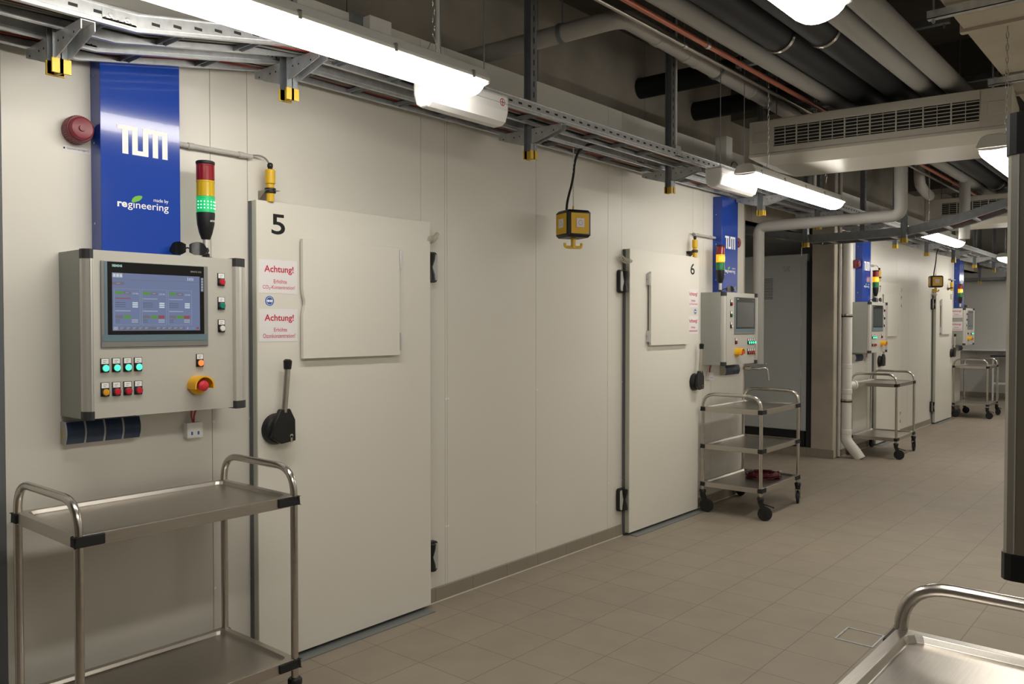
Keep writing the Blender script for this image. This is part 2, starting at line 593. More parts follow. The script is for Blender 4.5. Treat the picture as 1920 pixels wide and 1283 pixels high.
skirting('baseboard_left', 1.04, 1.995)
skirting('baseboard_left', 3.06, 5.005)
skirting('baseboard_left', 6.075, 7.03)
skirting('baseboard_left_far', 9.56, 10.76)
skirting('baseboard_left_far', 11.84, 13.68)
skirting('baseboard_left_far', 14.75, 15.62)
mb = MB(); mb.box(3.218, 3.2295, 1.15, 19.488, 0, 0.081, M_skirt); struct('baseboard_right', mb)
mb = MB()
for a, b, c, d in ((1.852, 2.030, 4.200, 4.208), (1.852, 2.030, 4.016, 4.024), (1.852, 1.860, 4.024, 4.200), (2.022, 2.030, 4.024, 4.200)):
    mb.box(a, b, c, d, 0.0, 0.004, M_galv)
mb.box(1.863, 2.019, 4.027, 4.197, 0.0, 0.0015, M_floor)
build('floor_hatch', mb, loc=(1.94, 4.11, 0), label='small square inspection cover in a thin metal frame set in the floor tiles', cat='floor hatch')

# ------------------------------------------------------------------ one cold room bay
NUM = {0: '5', 1: '6', 2: '7', 3: '8'}

def bay(i, c, s, lit):
    n = NUM[i]
    D = ['nearest door 5', 'door 6', 'door 7 behind the drain pipe', 'farthest door 8'][i]
    X0, X1 = 0.022, 0.059
    Y = lambda t: c + s * t
    spread = lambda a, b: (min(Y(a), Y(b)), max(Y(a), Y(b)))

    # ---- door
    t = thing('door_%d' % (i + 1), 'white insulated cold room door with black number %s' % n, 'door', (0.0, c, 0.0), kind='structure')
    a, b = spread(-0.521, 0.521)
    mb = MB(); mb.box(X0, X1, a, b, 0.022, 2.064, M_door)
    for q in (a, b):
        mb.box(X0 + 0.002, X1 - 0.004, q - 0.0015, q + 0.0015, 0.023, 2.063, M_leafedge)
    build('door_leaf', mb, t, bevel=0.003)
    mb = MB(); mb.box(0.0005, X0, a - 0.004, b + 0.004, 0.012, 2.062, M_gasket)
    build('gasket', mb, t)
    mb = MB()
    a, b = sorted((Y(-0.447), Y(-0.377)))
    text_yz(mb, n, X1 + 0.0006, a, b, 1.921, 2.011, M_ink, bold=0.012)
    build('number', mb, t, label='black numeral %s' % n)
    # observation hatch
    a, b = spread(-0.304, 0.278)
    hk = -0.304
    poly = []
    sgn = 1
    for zz, off in ((1.367, 0), (1.56, 0), (1.59, .006), (1.61, .012), (1.63, .012), (1.65, .006), (1.68, 0), (1.911, 0)):
        poly.append((Y(hk + off), zz))
    poly += [(Y(0.278), 1.911), (Y(0.278), 1.367)]
    mb = MB(); mb.prism(poly, 'yz', X1 + 0.010, X1 + 0.031, M_door)
    h = build('observation_hatch', mb, t, bevel=0.002)
    a, b = spread(-0.285, 0.266)
    mb = MB(); mb.box(X1 - 0.001, X1 + 0.010, a, b, 1.382, 1.896, M_gasket)
    build('hatch_gasket', mb, h)
    for z in (1.854, 1.435):
        mb = MB()
        mb.box(X1, X1 + 0.026, Y(0.2795), Y(0.296), z - 0.042, z + 0.042, M_embox)
        mb.cyl((X1 + 0.027, Y(0.286), z - 0.045), (X1 + 0.027, Y(0.286), z + 0.045), 0.006, M_galv, 10)
        mb.box(X1 + 0.004, X1 + 0.012, Y(0.295), Y(0.302), z - 0.004, z + 0.004, M_galv)
        build('hatch_hinge', mb, h)
    # lever handle (same hand on every door)
    HY_ = lambda q: Y(-0.436) + (q + 0.436)
    mb = MB()
    k = X1
    prof = [(0.0, 0.0), (0.070, 0.0), (0.069, 0.015), (0.062, 0.032), (0.045, 0.040), (0.0, 0.041)]
    mb.lathe((k, HY_(-0.436), 1.060), 'x', prof, M_black, 32)
    z0 = 1.02
    pl = [(-0.46, 1.139), (-0.408, 1.150), (-0.385, 1.148), (-0.367, 1.100), (-0.367, 1.012), (-0.375, 1.010), (-0.44, 1.0), (-0.47, 1.04)]
    pl = [(-0.446, 1.150), (-0.396, 1.150), (-0.370, 1.100), (-0.369, 1.006), (-0.44, 0.998), (-0.49, 1.03), (-0.478, 1.09)]
    mb.prism([(HY_(q[0]), q[1]) for q in pl], 'yz', k + 0.038, k + 0.062, M_black)
    hd = build('handle', mb, t, bevel=0.004, label='black rosette and lever hub')
    mb = MB()
    mb.tube([(k + 0.05, HY_(-0.421), 1.135), (k + 0.054, HY_(-0.405), 1.335)], 0.0135, M_steelb, 14)
    build('lever', mb, hd, label='stainless lever tube')
    mb = MB()
    mb.tube([(k + 0.054, HY_(-0.4055), 1.325), (k + 0.054, HY_(-0.4052), 1.334), (k + 0.0545, HY_(-0.404), 1.362), (k + 0.0547, HY_(-0.4035), 1.369)], 0.018, M_black, 16,
            radii=[0.0165, 0.0175, 0.0195, 0.012])
    build('grip_cap', mb, hd, label='black end cap')
    mb = MB()
    mb.disc_x((k + 0.0635, HY_(-0.392), 1.030), 0.0085, M_steel)
    mb.box(k + 0.062, k + 0.0635, HY_(-0.392) - 0.005, HY_(-0.392) + 0.005, 1.000, 1.030, M_steel)
    build('lock_cylinder', mb, hd)
    # hinges
    for z in (1.830, 0.266):
        mb = MB()
        yy = sorted((Y(0.526), Y(0.604)))
        mb.prism(rrect(yy[0], yy[1], z - 0.082, z + 0.082, 0.020), 'yz', 0.0005, 0.030, M_black)
        hg = build('hinge', mb, t, bevel=0.004)
        mb = MB()
        y2 = sorted((Y(0.530), Y(0.600)))
        mb.prism(rrect(y2[0], y2[1], z - 0.07, z + 0.07, 0.014), 'yz', 0.030, 0.034, M_sockgrey)
        build('hinge_plate', mb, hg, label='grey cover plate')
        mb = MB()
        pr = [(0.0, -0.075), (0.024, -0.072), (0.020, -0.04), (0.008, 0.0), (0.020, 0.04), (0.024, 0.072), (0.0, 0.075)]
        mb.lathe((0.036, Y(0.550), z), 'z', pr, M_black, 16)
        build('hinge_knuckle', mb, hg)
    # ---- threshold
    mb = MB()
    a, b = spread(-0.53, 0.50)
    mb.box(0.0, 0.114, a, b, 0.0005, 0.005, M_thresh)
    build('threshold_plate', mb, loc=(0.05, c, 0), label='flat grey metal threshold strip on the floor under ' + D, cat='threshold', group='door thresholds')

    # ---- paper warning signs and the goggles sticker on the door
    for (za, zb, l2, what) in ((1.660, 1.808, 'CO\u2082-Konzentration!', 'upper white paper sign, red CO2 warning'),
                               (1.447, 1.592, 'Ozonkonzentration!', 'lower white paper sign, red ozone warning')):
        a, b = spread(-0.513, -0.315)
        mb = MB()
        xs = X1 + 0.0012
        if i == 3:
            ys_ = Y(-0.667) - 0.0012
            a, b = -0.012, 0.176
            za, zb = za - 0.027, zb - 0.027
            mb.box(a + 0.013, b, ys_, ys_ + 0.001, za, zb, M_paper)
            put = lambda st, u0, u1, v0, v1, bo: text_xz(mb, st, ys_ - 0.0006, u0, u1, v0, v1, M_red, bold=bo)
        else:
            mb.box(xs - 0.001, xs, a, b, za, zb, M_paper)
            put = lambda st, u0, u1, v0, v1, bo: text_yz(mb, st, xs + 0.0006, u0, u1, v0, v1, M_red, bold=bo)
        w = b - a
        hh = zb - za
        put('Achtung!', a + 0.14 * w, b - 0.10 * w, zb - 0.43 * hh, zb - 0.17 * hh, 0.018)
        put('Erh\u00f6hte', a + 0.38 * w, b - 0.28 * w, zb - 0.70 * hh, zb - 0.58 * hh, 0.004)
        put(l2, a + 0.10 * w, b - 0.07 * w, zb - 0.89 * hh, zb - 0.76 * hh, 0.002)
        place = 'on ' + D if i != 3 else 'on the near side of the farthest control box'
        build('warning_sign', mb, loc=(xs, a, za) if i != 3 else (a, ys_, za), label='%s, %s' % (what, place), cat='sign', group='paper warning signs')
    if i < 3:
        mb = MB()
        cy, cz = Y(-0.459), 1.626
        xs = X1 + 0.001
        mb.lathe((X1 + 0.0002, cy, cz), 'x', [(0, 0), (0.0235, 0), (0.0235, 0.0006), (0, 0.0006)], M_white, 32)
        mb.disc_x((xs, cy, cz), 0.0225, M_signblue)
        mb.disc_x((xs + .0003, cy, cz), 0.0165, M_white, r2=0.0185)
        mb.disc_x((xs + .0006, cy, cz), 0.0145, M_signblue, r2=0.0165)
        mb.quad_yz(xs + .0009, cy - 0.0165, cy + 0.0165, cz - 0.001, cz + 0.0035, M_white)
        for q in (-0.0065, 0.0065):
            mb.disc_x((xs + .0012, cy + q, cz), 0.0065, M_white, r2=0.0055)
        build('safety_sticker', mb, loc=(X1, cy, cz), label='round blue goggles sticker between the signs on ' + D, cat='sticker',
              group='goggles stickers')

    # ---- blue duct cover
    t = thing('duct_cover', 'tall blue metal duct cover with white logo beside ' + D, 'duct cover', (0.0, Y(-1.0325), 1.79),
              group='blue duct covers')
    a, b = spread(-1.186, -0.879)
    mb = MB(); mb.box(0.0, 0.083, a, b, 1.79, 2.60, M_blue)
    for z in (1.9, 2.2, 2.45):
        mb.lathe((0.03, a, z), 'y', [(0, -0.002), (0.004, -0.002), (0.004, 0)], M_galv, 8)
    build('cover_panel', mb, t, bevel=0.0035)
    mb = MB()
    xs = 0.0836
    y0 = a + (0.060 if s > 0 else 0.060)
    zt, zb = 2.275, 2.168
    W = 0.196
    u = W / 10.0
    def R(p0, p1, q0, q1):
        mb.quad_yz(xs, y0 + p0 * u, y0 + p1 * u, zb + q0 * (zt - zb), zb + q1 * (zt - zb), M_white)
    k = 0.165
    R(0.0, 4.0, 1 - k, 1)          # T bar over to the U
    R(1.0, 2.15, 0, 1 - k)
    R(2.9, 4.0, 0, 1 - k)
    R(4.0, 5.0, 0, k)
    R(5.0, 6.1, 0, 1 - k)
    R(5.0, 10.0, 1 - k, 1)
    R(6.95, 8.05, 0, 1 - k)
    R(8.9, 10.0, 0, 1 - k)
    build('logo', mb, t, label='white block letter logo')
    mb = MB()
    text_yz(mb, 're', xs, y0 - 0.001, y0 + 0.036, 1.966, 1.986, M_white, bold=0.03)
    text_yz(mb, 'gineering', xs, y0 + 0.038, y0 + 0.198, 1.9575, 1.992, M_white, bold=0.004)
    text_yz(mb, 'made by', xs, y0 + 0.138, y0 + 0.197, 1.995, 2.012, M_white, bold=0.002)
    build('lettering', mb, t, label='small white lettering')
    mb = MB()
    lf = [(0, 0), (0.004, 0.012), (0.014, 0.021), (0.030, 0.026), (0.042, 0.025), (0.040, 0.016), (0.030, 0.006), (0.016, 0.0), (0.006, -0.004)]
    mb.add([(xs + 0.0004, y0 + 0.052 + p[0], 1.990 + p[1]) for p in lf], [tuple(range(len(lf)))], M_leaf)
    build('leaf_mark', mb, t, label='green leaf printed above the lettering')

    # ---- siren (beside the blue cover)
    if i in (0, 1, 2):
        t = thing('alarm_siren', 'round dark red wall siren on the wall near ' + D, 'siren', (0.0, Y(-1.243), 2.239), group='red sirens')
        mb = MB()
        cc = (0.0, Y(-1.243), 2.239)
        mb.lathe(cc, 'x', [(0, 0), (0.047, 0), (0.049, 0.012), (0.049, 0.045), (0.046, 0.05), (0.046, 0.052)], M_darkred, 40)
        for j in range(40):
            an = 2 * PI * j / 40
            py, pz = cc[1] + 0.0485 * math.cos(an), cc[2] + 0.0485 * math.sin(an)
            mb.bar((0.012, py, pz), (0.044, py, pz), 0.004, 0.004, M_darkred)
        build('siren_body', mb, t)
        mb = MB()
        mb.lathe((0.052, cc[1], cc[2]), 'x', [(0, 0), (0.043, 0), (0.042, 0.014), (0.036, 0.018), (0.018, 0.014), (0.012, 0.014), (0.011, 0.020), (0, 0.021)], M_darkred, 36)
        build('siren_cap', mb, t)
    if i == 0:
        mb = MB()
        mb.box(0.0, 0.001, Y(-1.287), Y(-1.187), 2.160, 2.181, M_paper)
        text_yz(mb, 'Gaswarnanlage-C', 0.0016, Y(-1.272), Y(-1.192), 2.166, 2.176, M_slot)
        mb.quad_yz(0.0016, Y(-1.284), Y(-1.278), 2.168, 2.175, M_slot)
        build('label_strip', mb, loc=(0, Y(-1.24), 2.17), label='narrow printed label strip under the red siren by the nearest blue duct cover', cat='label')

    # ---- conduit and yellow gas sensor above the door
    t = thing('conduit_pipe', 'thin grey plastic conduit leading to the sensor above ' + D, 'conduit', (0.0, Y(-0.7), 2.25), group='sensor conduits')
    mb = MB()
    mb.tube([(0.02, Y(-0.882), 2.254), (0.02, Y(-0.516), 2.254)], 0.0105, M_pvcgrey, 14)
    build('conduit_tube', mb, t)
    for q in (-0.80, -0.57):
        mb = MB(); mb.tube([(0.02, Y(q - 0.012), 2.254), (0.02, Y(q + 0.012), 2.254)], 0.0135, M_pvcgrey, 14)
        mb.box(0.0, 0.02, Y(q - 0.006), Y(q + 0.006), 2.246, 2.262, M_pvcgrey)
        build('conduit_clip', mb, t)
    mb = MB()
    mb.tube(bend([(0.02, Y(-0.53), 2.258), (0.03, Y(-0.455), 2.268), (0.058, Y(-0.45), 2.215)], 0.045, 8), 0.004, M_cableg, 8)
    build('sensor_cable', mb, t)
    t = thing('gas_sensor', 'yellow cylindrical gas sensor on a bracket above ' + D, 'sensor', (0.058, Y(-0.451), 2.07), group='yellow gas sensors')
    sx, sy = 0.058, Y(-0.451)
    mb = MB()
    mb.lathe((sx, sy, 2.062), 'z', [(0, 0), (0.0165, 0), (0.0165, 0.076), (0.022, 0.08), (0.022, 0.137), (0.018, 0.141), (0, 0.142)], M_yellow, 24)
    build('sensor_body', mb, t)
    mb = MB()
    for zz in (2.100, 2.111):
        mb.lathe((sx, sy, zz), 'z', [(0.0166, 0), (0.0235, 0), (0.0245, 0.003), (0.0245, 0.007), (0.0235, 0.010), (0.0166, 0.010)], M_black, 20)
    build('clamp_nut', mb, t, label='black ring nuts')
    mb = MB()
    mb.lathe((sx, sy, 2.204), 'z', [(0, 0), (0.010, 0), (0.010, 0.006), (0.0125, 0.010), (0.0125, 0.022), (0.008, 0.028), (0, 0.030)], M_black, 14)
    build('cable_gland', mb, t, label='black cable gland')
    mb = MB()
    a, b = spread(-0.475, -0.415)
    mb.box(0.0, 0.002, a, b, 2.068, 2.112, M_brk)
    mb.box(0.002, 0.080, a, b, 2.1105, 2.1125, M_brk)
    mb.prism([(0.002, 2.068), (0.06, 2.1105), (0.002, 2.1105)], 'xz', Y(-0.475), Y(-0.473), M_brk)
    build('bracket', mb, t, label='bent steel bracket')

    # ---- control box
    BX = 0.215
    t = thing('control_box', 'grey control box with lit touch screen left of door 5' if i == 0 else
              ['', 'grey control box with dark screen right of door 6', 'grey control box with dark screen behind the white drain pipe',
               'farthest grey control box, beyond door 8, signs on its side'][i], 'control box', (0.0, Y(-0.985), 1.187), group='control boxes')
    a, b = spread(-1.304, -0.667)
    mb = MB()
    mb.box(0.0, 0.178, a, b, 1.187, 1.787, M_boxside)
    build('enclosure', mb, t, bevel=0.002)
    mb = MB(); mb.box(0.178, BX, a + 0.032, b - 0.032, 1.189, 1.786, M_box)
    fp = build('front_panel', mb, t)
    for q, sg in ((a, 1), (b, -1)):
        if sg == 1:
            sec = [(0.180, 0.0), (0.196, 0.001), (0.208, 0.008), (0.216, 0.020), (0.218, 0.031), (0.180, 0.031)]
            grooves = (0.020, 0.028)
        else:
            sec = [(0.180, 0.0), (0.200, 0.002), (0.218, 0.012), (0.229, 0.028), (0.234, 0.046), (0.234, 0.062), (0.214, 0.066), (0.180, 0.066)]
            grooves = (0.030, 0.040)
        mb = MB(); mb.prism([(p[0], q + sg * p[1]) for p in sec], 'xy', 1.215, 1.755, M_alu)
        for w in grooves:
            mb.box(0.205, 0.219 if len(sec) == 6 else 0.2315, q + sg * w, q + sg * (w + .0008), 1.216, 1.754, M_sockgrey)
        pf = build('corner_profile', mb, t, label='rounded aluminium corner profile')
        for z0_, z1_ in ((1.184, 1.215), (1.755, 1.789)):
            mb = MB(); mb.prism([(p[0] + (0.001 if p[0] > .19 else -0.001), q + sg * (p[1] - .0005)) for p in sec], 'xy', z0_, z1_, M_capgrey)
            build('corner_cap', mb, pf, label='anthracite corner cap')
    # touch screen
    a, b = spread(-1.249, -0.841)
    mb = MB(); mb.box(BX, BX + 0.006, a, b, 1.440, 1.750, M_bezel)
    sc = build('touch_screen', mb, t, bevel=0.002, label='grey framed operator touch screen')
    mb = MB()
    w = b - a
    gb = (a + 0.022, b - 0.018)
    mb.box(BX + 0.006, BX + 0.0072, a + 0.004, b - 0.004, 1.462, 1.486, M_bezelblue)
    mb.box(BX + 0.006, BX + 0.0072, a + 0.012, a + 0.022, 1.486, 1.748, M_bezelblue)
    build('bezel_strip', mb, sc)
    mb = MB(); mb.box(BX + 0.006, BX + 0.008, gb[0], gb[1], 1.486, 1.747, M_glassblack)
    text_yz(mb, 'SIEMENS', BX + 0.0084, gb[0] + 0.016, gb[0] + 0.052, 1.729, 1.738, mat('print_teal', (0.35, 0.62, 0.62), 0.5), bold=0.03)
    text_yz(mb, 'SIMATIC HMI', BX + 0.0084, gb[1] - 0.055, gb[1] - 0.012, 1.722, 1.729, mat('print_grey', (0.3, 0.3, 0.3), 0.5))
    build('glass_front', mb, sc)
    da, db = gb[0] + 0.016, gb[1] - 0.018
    dz0, dz1 = 1.500, 1.708
    xs = BX + 0.0086
    mb = MB()
    if lit == 'green':
        def em(nm, c_, st=0.30):
            return mat('screen_' + nm, (0.02, 0.02, 0.02), 0.25, emit=c_, estr=st)
        mb.box(BX + 0.008, xs, da, db, dz0, dz1, em('blue', (0.40, 0.52, 0.92)))
        dw, dh = db - da, dz1 - dz0
        def Q(u0, u1, v0, v1, m, dx=0.0004):
            mb.quad_yz(xs + dx, da + u0 * dw, da + u1 * dw, dz1 - v1 * dh, dz1 - v0 * dh, m)
        LG, GN, GR, RD, WH, DK = (em('line', (0.72, 0.80, 1.0), 0.36), em('green', (0.25, 0.75, 0.12)), em('grey', (0.42, 0.40, 0.52)),
                                  em('red', (0.75, 0.16, 0.18)), em('white', (0.9, 1.0, 1.1), 0.55), em('dark', (0.30, 0.32, 0.48)))
        Q(0, 1, 0.105, 0.112, GR)
        Q(0.0, 0.11, 0.0, 0.08, LG)
        for k in range(3):
            Q(0.01 + .035 * k, 0.035 + .035 * k, 0.02, 0.07, WH, .0008)
        for k in range(4):
            Q(0.85 + .02 * k, 0.858 + .02 * k, 0.025 + 0.01 * (k % 2), 0.085, WH)
        Q(0.78, 0.81, 0.03, 0.045, GN)
        Q(0.0, 0.125, 0.155, 0.205, GR)
        Q(0.045, 0.085, 0.175, 0.185, LG, .0008)
        for k in range(3):
            o = 0.03 + 0.30 * k
            Q(o - .01, o + 0.27, 0.27, 0.273, LG)
            Q(o - .01, o - .007, 0.27, 0.90, LG)
            Q(o + .267, o + .27, 0.27, 0.90, LG)
            Q(o - .01, o + 0.27, 0.897, 0.90, LG)
            Q(o, o + 0.08, 0.315, 0.365, GN)
            Q(o + 0.088, o + 0.165, 0.315, 0.365, GR)
            Q(o + 0.11, o + 0.145, 0.335, 0.345, LG, .0008)
            text_yz(mb, '3.75 Wh', xs + .0004, da + (o + .185) * dw, da + (o + .25) * dw, dz1 - .365 * dh, dz1 - .335 * dh, WH)
            Q(o, o + 0.165, 0.43, 0.445, RD if k == 0 else LG)
            for r_ in range(3):
                Q(o + 0.185, o + 0.245, 0.50 + .035 * r_, 0.524 + .035 * r_, WH)
                Q(o, o + 0.11, 0.508 + .035 * r_, 0.514 + .035 * r_, DK)
            Q(o, o + 0.165, 0.645, 0.665, LG)
            Q(o, o + 0.078, 0.73, 0.785, GR)
            Q(o + 0.088, o + 0.165, 0.73, 0.785, GN)
            if k:
                Q(o + 0.172, o + 0.245, 0.73, 0.785, RD)
            for r_ in range(2):
                Q(o + 0.175, o + 0.245, 0.80 + .035 * r_, 0.826 + .035 * r_, LG)
                Q(o, o + 0.05, 0.81 + .035 * r_, 0.816 + .035 * r_, DK)
        Q(0.065, 0.815, 0.935, 0.985, GR)
        for k in range(11):
            if k != 5:
                Q(0.08 + .067 * k, 0.12 + .067 * k, 0.945, 0.955, LG, .0008)
                Q(0.08 + .067 * k, 0.105 + .067 * k, 0.965, 0.973, LG, .0008)
        Q(0.01, 0.055, 0.93, 0.985, LG)
        Q(0.84, 0.855, 0.94, 0.98, LG)
        Q(0.89, 0.93, 0.945, 0.975, em('lightblue', (0.4, 0.6, 1.0)))
        Q(0.955, 0.985, 0.94, 0.98, RD)
        Q(1.012, 1.045, 0.02, 0.28, GR)
        for k in range(5):
            Q(1.017, 1.04, 0.03 + .05 * k, 0.06 + .05 * k, LG, .0008)
        lab = 'lit blue display with tiled readouts'
    else:
        mb.box(BX + 0.008, xs, da, db, dz0, dz1, M_screenoff)
        lab = 'dark grey display'
    build('display', mb, sc, label=lab)
    # push buttons
    def button(tt, z, m, lab_):
        yy = Y(tt)
        mb = MB(); mb.box(BX, BX + 0.004, yy - 0.0155, yy + 0.0135, z - 0.024, z + 0.026, M_black)
        bt = build('push_button', mb, t, label=lab_)
        mb = MB(); mb.box(BX + 0.004, BX + 0.0048, yy - 0.0135, yy + 0.0115, z + 0.006, z + 0.0245, M_white)
        for k in range(2):
            mb.quad_yz(BX + 0.0052, yy - 0.008, yy + 0.005 - 0.004 * k, z + 0.0165 - 0.006 * k, z + 0.0185 - 0.006 * k, mat('label_grey', (0.3, 0.3, 0.3), 0.6))
        build('name_plate', mb, bt)
        mb = MB(); mb.lathe((BX + 0.004, yy - 0.001, z - 0.009), 'x', [(0, 0), (0.0135, 0), (0.0135, 0.008), (0.012, 0.009)], M_capgrey, 20)
        build('button_ring', mb, bt)
        mb = MB(); mb.lathe((BX + 0.006, yy - 0.001, z - 0.009), 'x', [(0, 0), (0.0118, 0), (0.0118, 0.007), (0.010, 0.010), (0, 0.011)], m, 20)
        build('button_cap', mb, bt)
    for tt, z, m, l_ in ((-0.782, 1.7, M_btn_red, 'red button'), (-0.782, 1.606, M_btn_grn, 'green button'), (-0.782, 1.516, M_btn_wht, 'white button')):
        button(tt, z, m, l_)
    for tt in (-1.236, -1.196, -1.156, -1.117):
        button(tt, 1.376, M_btn_grn_on, 'green lit button')
    for k, tt in enumerate((-1.236, -1.196, -1.156, -1.117)):
        button(tt, 1.290, M_btn_amb if k == 0 else M_btn_red, 'amber button' if k == 0 else 'red button')
    button(-0.875, 1.382, M_btn_red_on if i == 0 else M_btn_red, 'orange red lit button' if i == 0 else 'red button')
    # emergency stop under its yellow collar
    yy, zz = Y(-0.888), 1.287
    arc = [(-0.040 , -0.012)] + [(0.040 * math.cos(PI - PI * j / 12), 0.038 * math.sin(PI * j / 12)) for j in range(13)] + [(0.040, -0.012)]
    arc2 = [(p[0] * 0.86, p[1] * 0.86) for p in arc]
    poly = arc + arc2[::-1]
    mb = MB()
    rs = []
    for xx in (BX, BX + 0.062):
        rs.append([(xx, yy + p[0], zz + p[1]) for p in poly])
    nn = len(poly)
    k = len(arc)
    fs = []
    vs = rs[0] + rs[1]
    for j in range(nn):
        j2 = (j + 1) % nn
        fs.append((j, j2, nn + j2, nn + j))
    for o_ in (0, nn):
        for j in range(k - 1):
            fs.append((o_ + j, o_ + j + 1, o_ + nn - 2 - j, o_ + nn - 1 - j))
    mb.add(vs, fs, M_estopy)
    mb.lathe((BX, yy, zz), 'x', [(0, 0), (0.036, 0), (0.036, 0.012), (0.030, 0.016), (0, 0.016)], M_estopy, 24)
    es = build('emergency_stop', mb, t, label='yellow collar of the emergency stop')
    mb = MB(); mb.lathe((BX + 0.016, yy, zz), 'x', [(0, 0), (0.012, 0), (0.012, 0.02), (0.021, 0.024), (0.0215, 0.036), (0.016, 0.041), (0, 0.042)], M_estopr, 28)
    build('stop_knob', mb, es, label='red mushroom knob')

    # ---- signal tower
    tx, ty, tz = 0.115, Y(-0.789), 1.787
    t = thing('signal_tower', 'red, amber and green signal tower, %s lit, by %s' % (lit, D), 'signal light',
              (tx, ty, tz), group='signal towers')
    mb = MB(); mb.lathe((tx, ty, tz), 'z', [(0, 0), (0.030, 0), (0.030, 0.006), (0.015, 0.010), (0.014, 0.022)], M_black, 24)
    build('foot', mb, t)
    mb = MB(); mb.lathe((tx, ty, tz), 'z', [(0.0115, 0.01), (0.0125, 0.02), (0.0125, 0.086)], M_alu, 20)
    build('tube', mb, t)
    mb = MB(); mb.lathe((tx, ty, tz), 'z', [(0.013, 0.078), (0.017, 0.080), (0.026, 0.105), (0.0335, 0.14), (0.036, 0.175), (0.036, 0.186), (0, 0.186)], M_black, 28)
    text_yz(mb, 'EATON', tx + 0.0355, ty + 0.0, ty + 0.02, tz + 0.148, tz + 0.155, M_white, bold=0.02)
    build('base', mb, t, label='black tapered base')
    for k, (nm, m) in enumerate((('green', M_tgrn_on if lit == 'green' else M_tgrn), ('amber', M_tamb_on if lit == 'amber' else M_tamb), ('red', M_tred))):
        z0_ = tz + 0.187 + 0.0645 * k
        mb = MB(); mb.lathe((tx, ty, z0_), 'z', [(0, 0), (0.0345, 0), (0.0345, 0.056), (0.036, 0.057), (0.036, 0.063), (0, 0.0635)], m, 28)
        for j in range(14):
            an = 2 * PI * j / 14
            mb.bar((tx + 0.0345 * math.cos(an), ty + 0.0345 * math.sin(an), z0_ + 0.002), (tx + 0.0345 * math.cos(an), ty + 0.0345 * math.sin(an), z0_ + 0.055),
                   0.002, 0.002, m, up=(math.cos(an), math.sin(an), 0))
        ml = build('light_module', mb, t, label=nm + ' light module')
        if nm == lit:
            mb = MB()
            led = M_led_grn if nm == 'green' else M_led_amb
            for zz_ in (0.016, 0.029, 0.042):
                for j in range(7):
                    an = -1.15 + 2.3 * j / 6 - 0.25
                    p = (tx + 0.0353 * math.cos(an), ty + 0.0353 * math.sin(an), z0_ + zz_)
                    mb.lathe(p, 'z', [(0, -0.0028), (0.0024, -0.001), (0.0024, 0.001), (0, 0.0028)], led, 8)
            build('led_row', mb, ml)
    mb = MB(); mb.lathe((tx, ty, tz + 0.3805), 'z', [(0, 0), (0.036, 0), (0.037, 0.004), (0.037, 0.010), (0.034, 0.013), (0, 0.013)], M_black, 28)
    build('cap', mb, t)

    # ---- safety spectacles lying on the box
    gx, gy, gz = 0.178, Y(-0.900), 1.789
    t = thing('safety_glasses', 'dark safety glasses on the control box by ' + D, 'glasses', (gx, gy, gz), rotz=-0.62 if s > 0 else -0.2, group='safety glasses')
    for sg in (-1, 1):
        rings = []
        for q in range(11):
            u_ = q / 10
            top = 0.054 * (0.66 + 0.38 * math.sin(PI * (0.15 + 0.75 * u_))) - 0.012 * max(0, u_ - 0.8) / 0.2
            bot = 0.004 + 0.010 * max(0, 0.25 - u_) / 0.25 + 0.014 * max(0, u_ - 0.75) / 0.25
            cy_ = sg * (0.006 + 0.068 * u_ - 0.004 * u_ * u_)
            cx_ = 0.008 - 0.030 * u_ ** 2
            rings.append([(cx_ + 0.002, cy_, bot), (cx_ - 0.002, cy_, top), (cx_ - 0.0045, cy_, top), (cx_ - 0.0005, cy_, bot)])
        mb = MB(); mb.ring_loft(rings, M_lens)
        build('lens', mb, t, local=True)
        mb = MB(); mb.tube([(-0.022, sg * 0.070, 0.034), (-0.06, sg * 0.070, 0.028), (-0.075, sg * 0.064, 0.020), (-0.085, sg * 0.058, 0.005)], 0.0028, M_black, 8)
        build('temple', mb, t, local=True)
    mb = MB(); mb.tube([(0.006, -0.010, 0.028), (0.010, 0, 0.032), (0.006, 0.010, 0.028)], 0.003, M_black, 8)
    build('nose_bridge', mb, t, local=True)

    # ---- socket strip with dark flaps
    t = thing('socket_strip', 'wall socket strip with four dark blue flaps by ' + D, 'socket strip', (0.0, Y(-1.17), 1.125), group='socket strips')
    a, b = spread(-1.306, -1.03)
    sec = lambda g, z_: [(0.0, 1.084 + z_), (0.042 + g, 1.084 + z_)] + [(0.042 + g + 0.013 * math.sin(PI * j / 8), 1.084 + z_ + (0.082 - 2 * z_) * j / 8) for j in range(1, 8)] + [(0.042 + g, 1.166 - z_), (0.0, 1.166 - z_)]
    mb = MB(); mb.prism(sec(0, 0), 'xz', a, b, M_sockgrey)
    build('strip_body', mb, t, bevel=0.002)
    pitch = (b - a) / 4
    for k in range(4):
        y0_, y1_ = a + pitch * k + 0.004, a + pitch * (k + 1) - 0.004
        mb = MB(); mb.prism([(max(p[0], 0.03), p[1]) for p in sec(0.0025, 0.0005)], 'xz', y0_, y1_, M_navy, smooth=False)
        build('socket_flap', mb, t, label='dark blue hinged flap')
    mb = MB(); mb.box(0.018, 0.026, a - 0.0012, a, 1.105, 1.135, M_yellow)
    build('marker', mb, t, label='small yellow marker')

    # ---- junction box with red cables
    t = thing('junction_box', 'small white outlet box with red cable by ' + D, 'outlet box', (0.0, Y(-0.79), 1.09), group='small outlet boxes')
    a, b = spread(-0.832, -0.765)
    mb = MB(); mb.box(0.0, 0.035, a, b, 1.056, 1.118, M_embox)
    for k in (0.3, 0.72):
        yy = a + (b - a) * k
        mb.box(0.035, 0.0356, yy - 0.004, yy + 0.004, 1.068, 1.082, M_signblue)
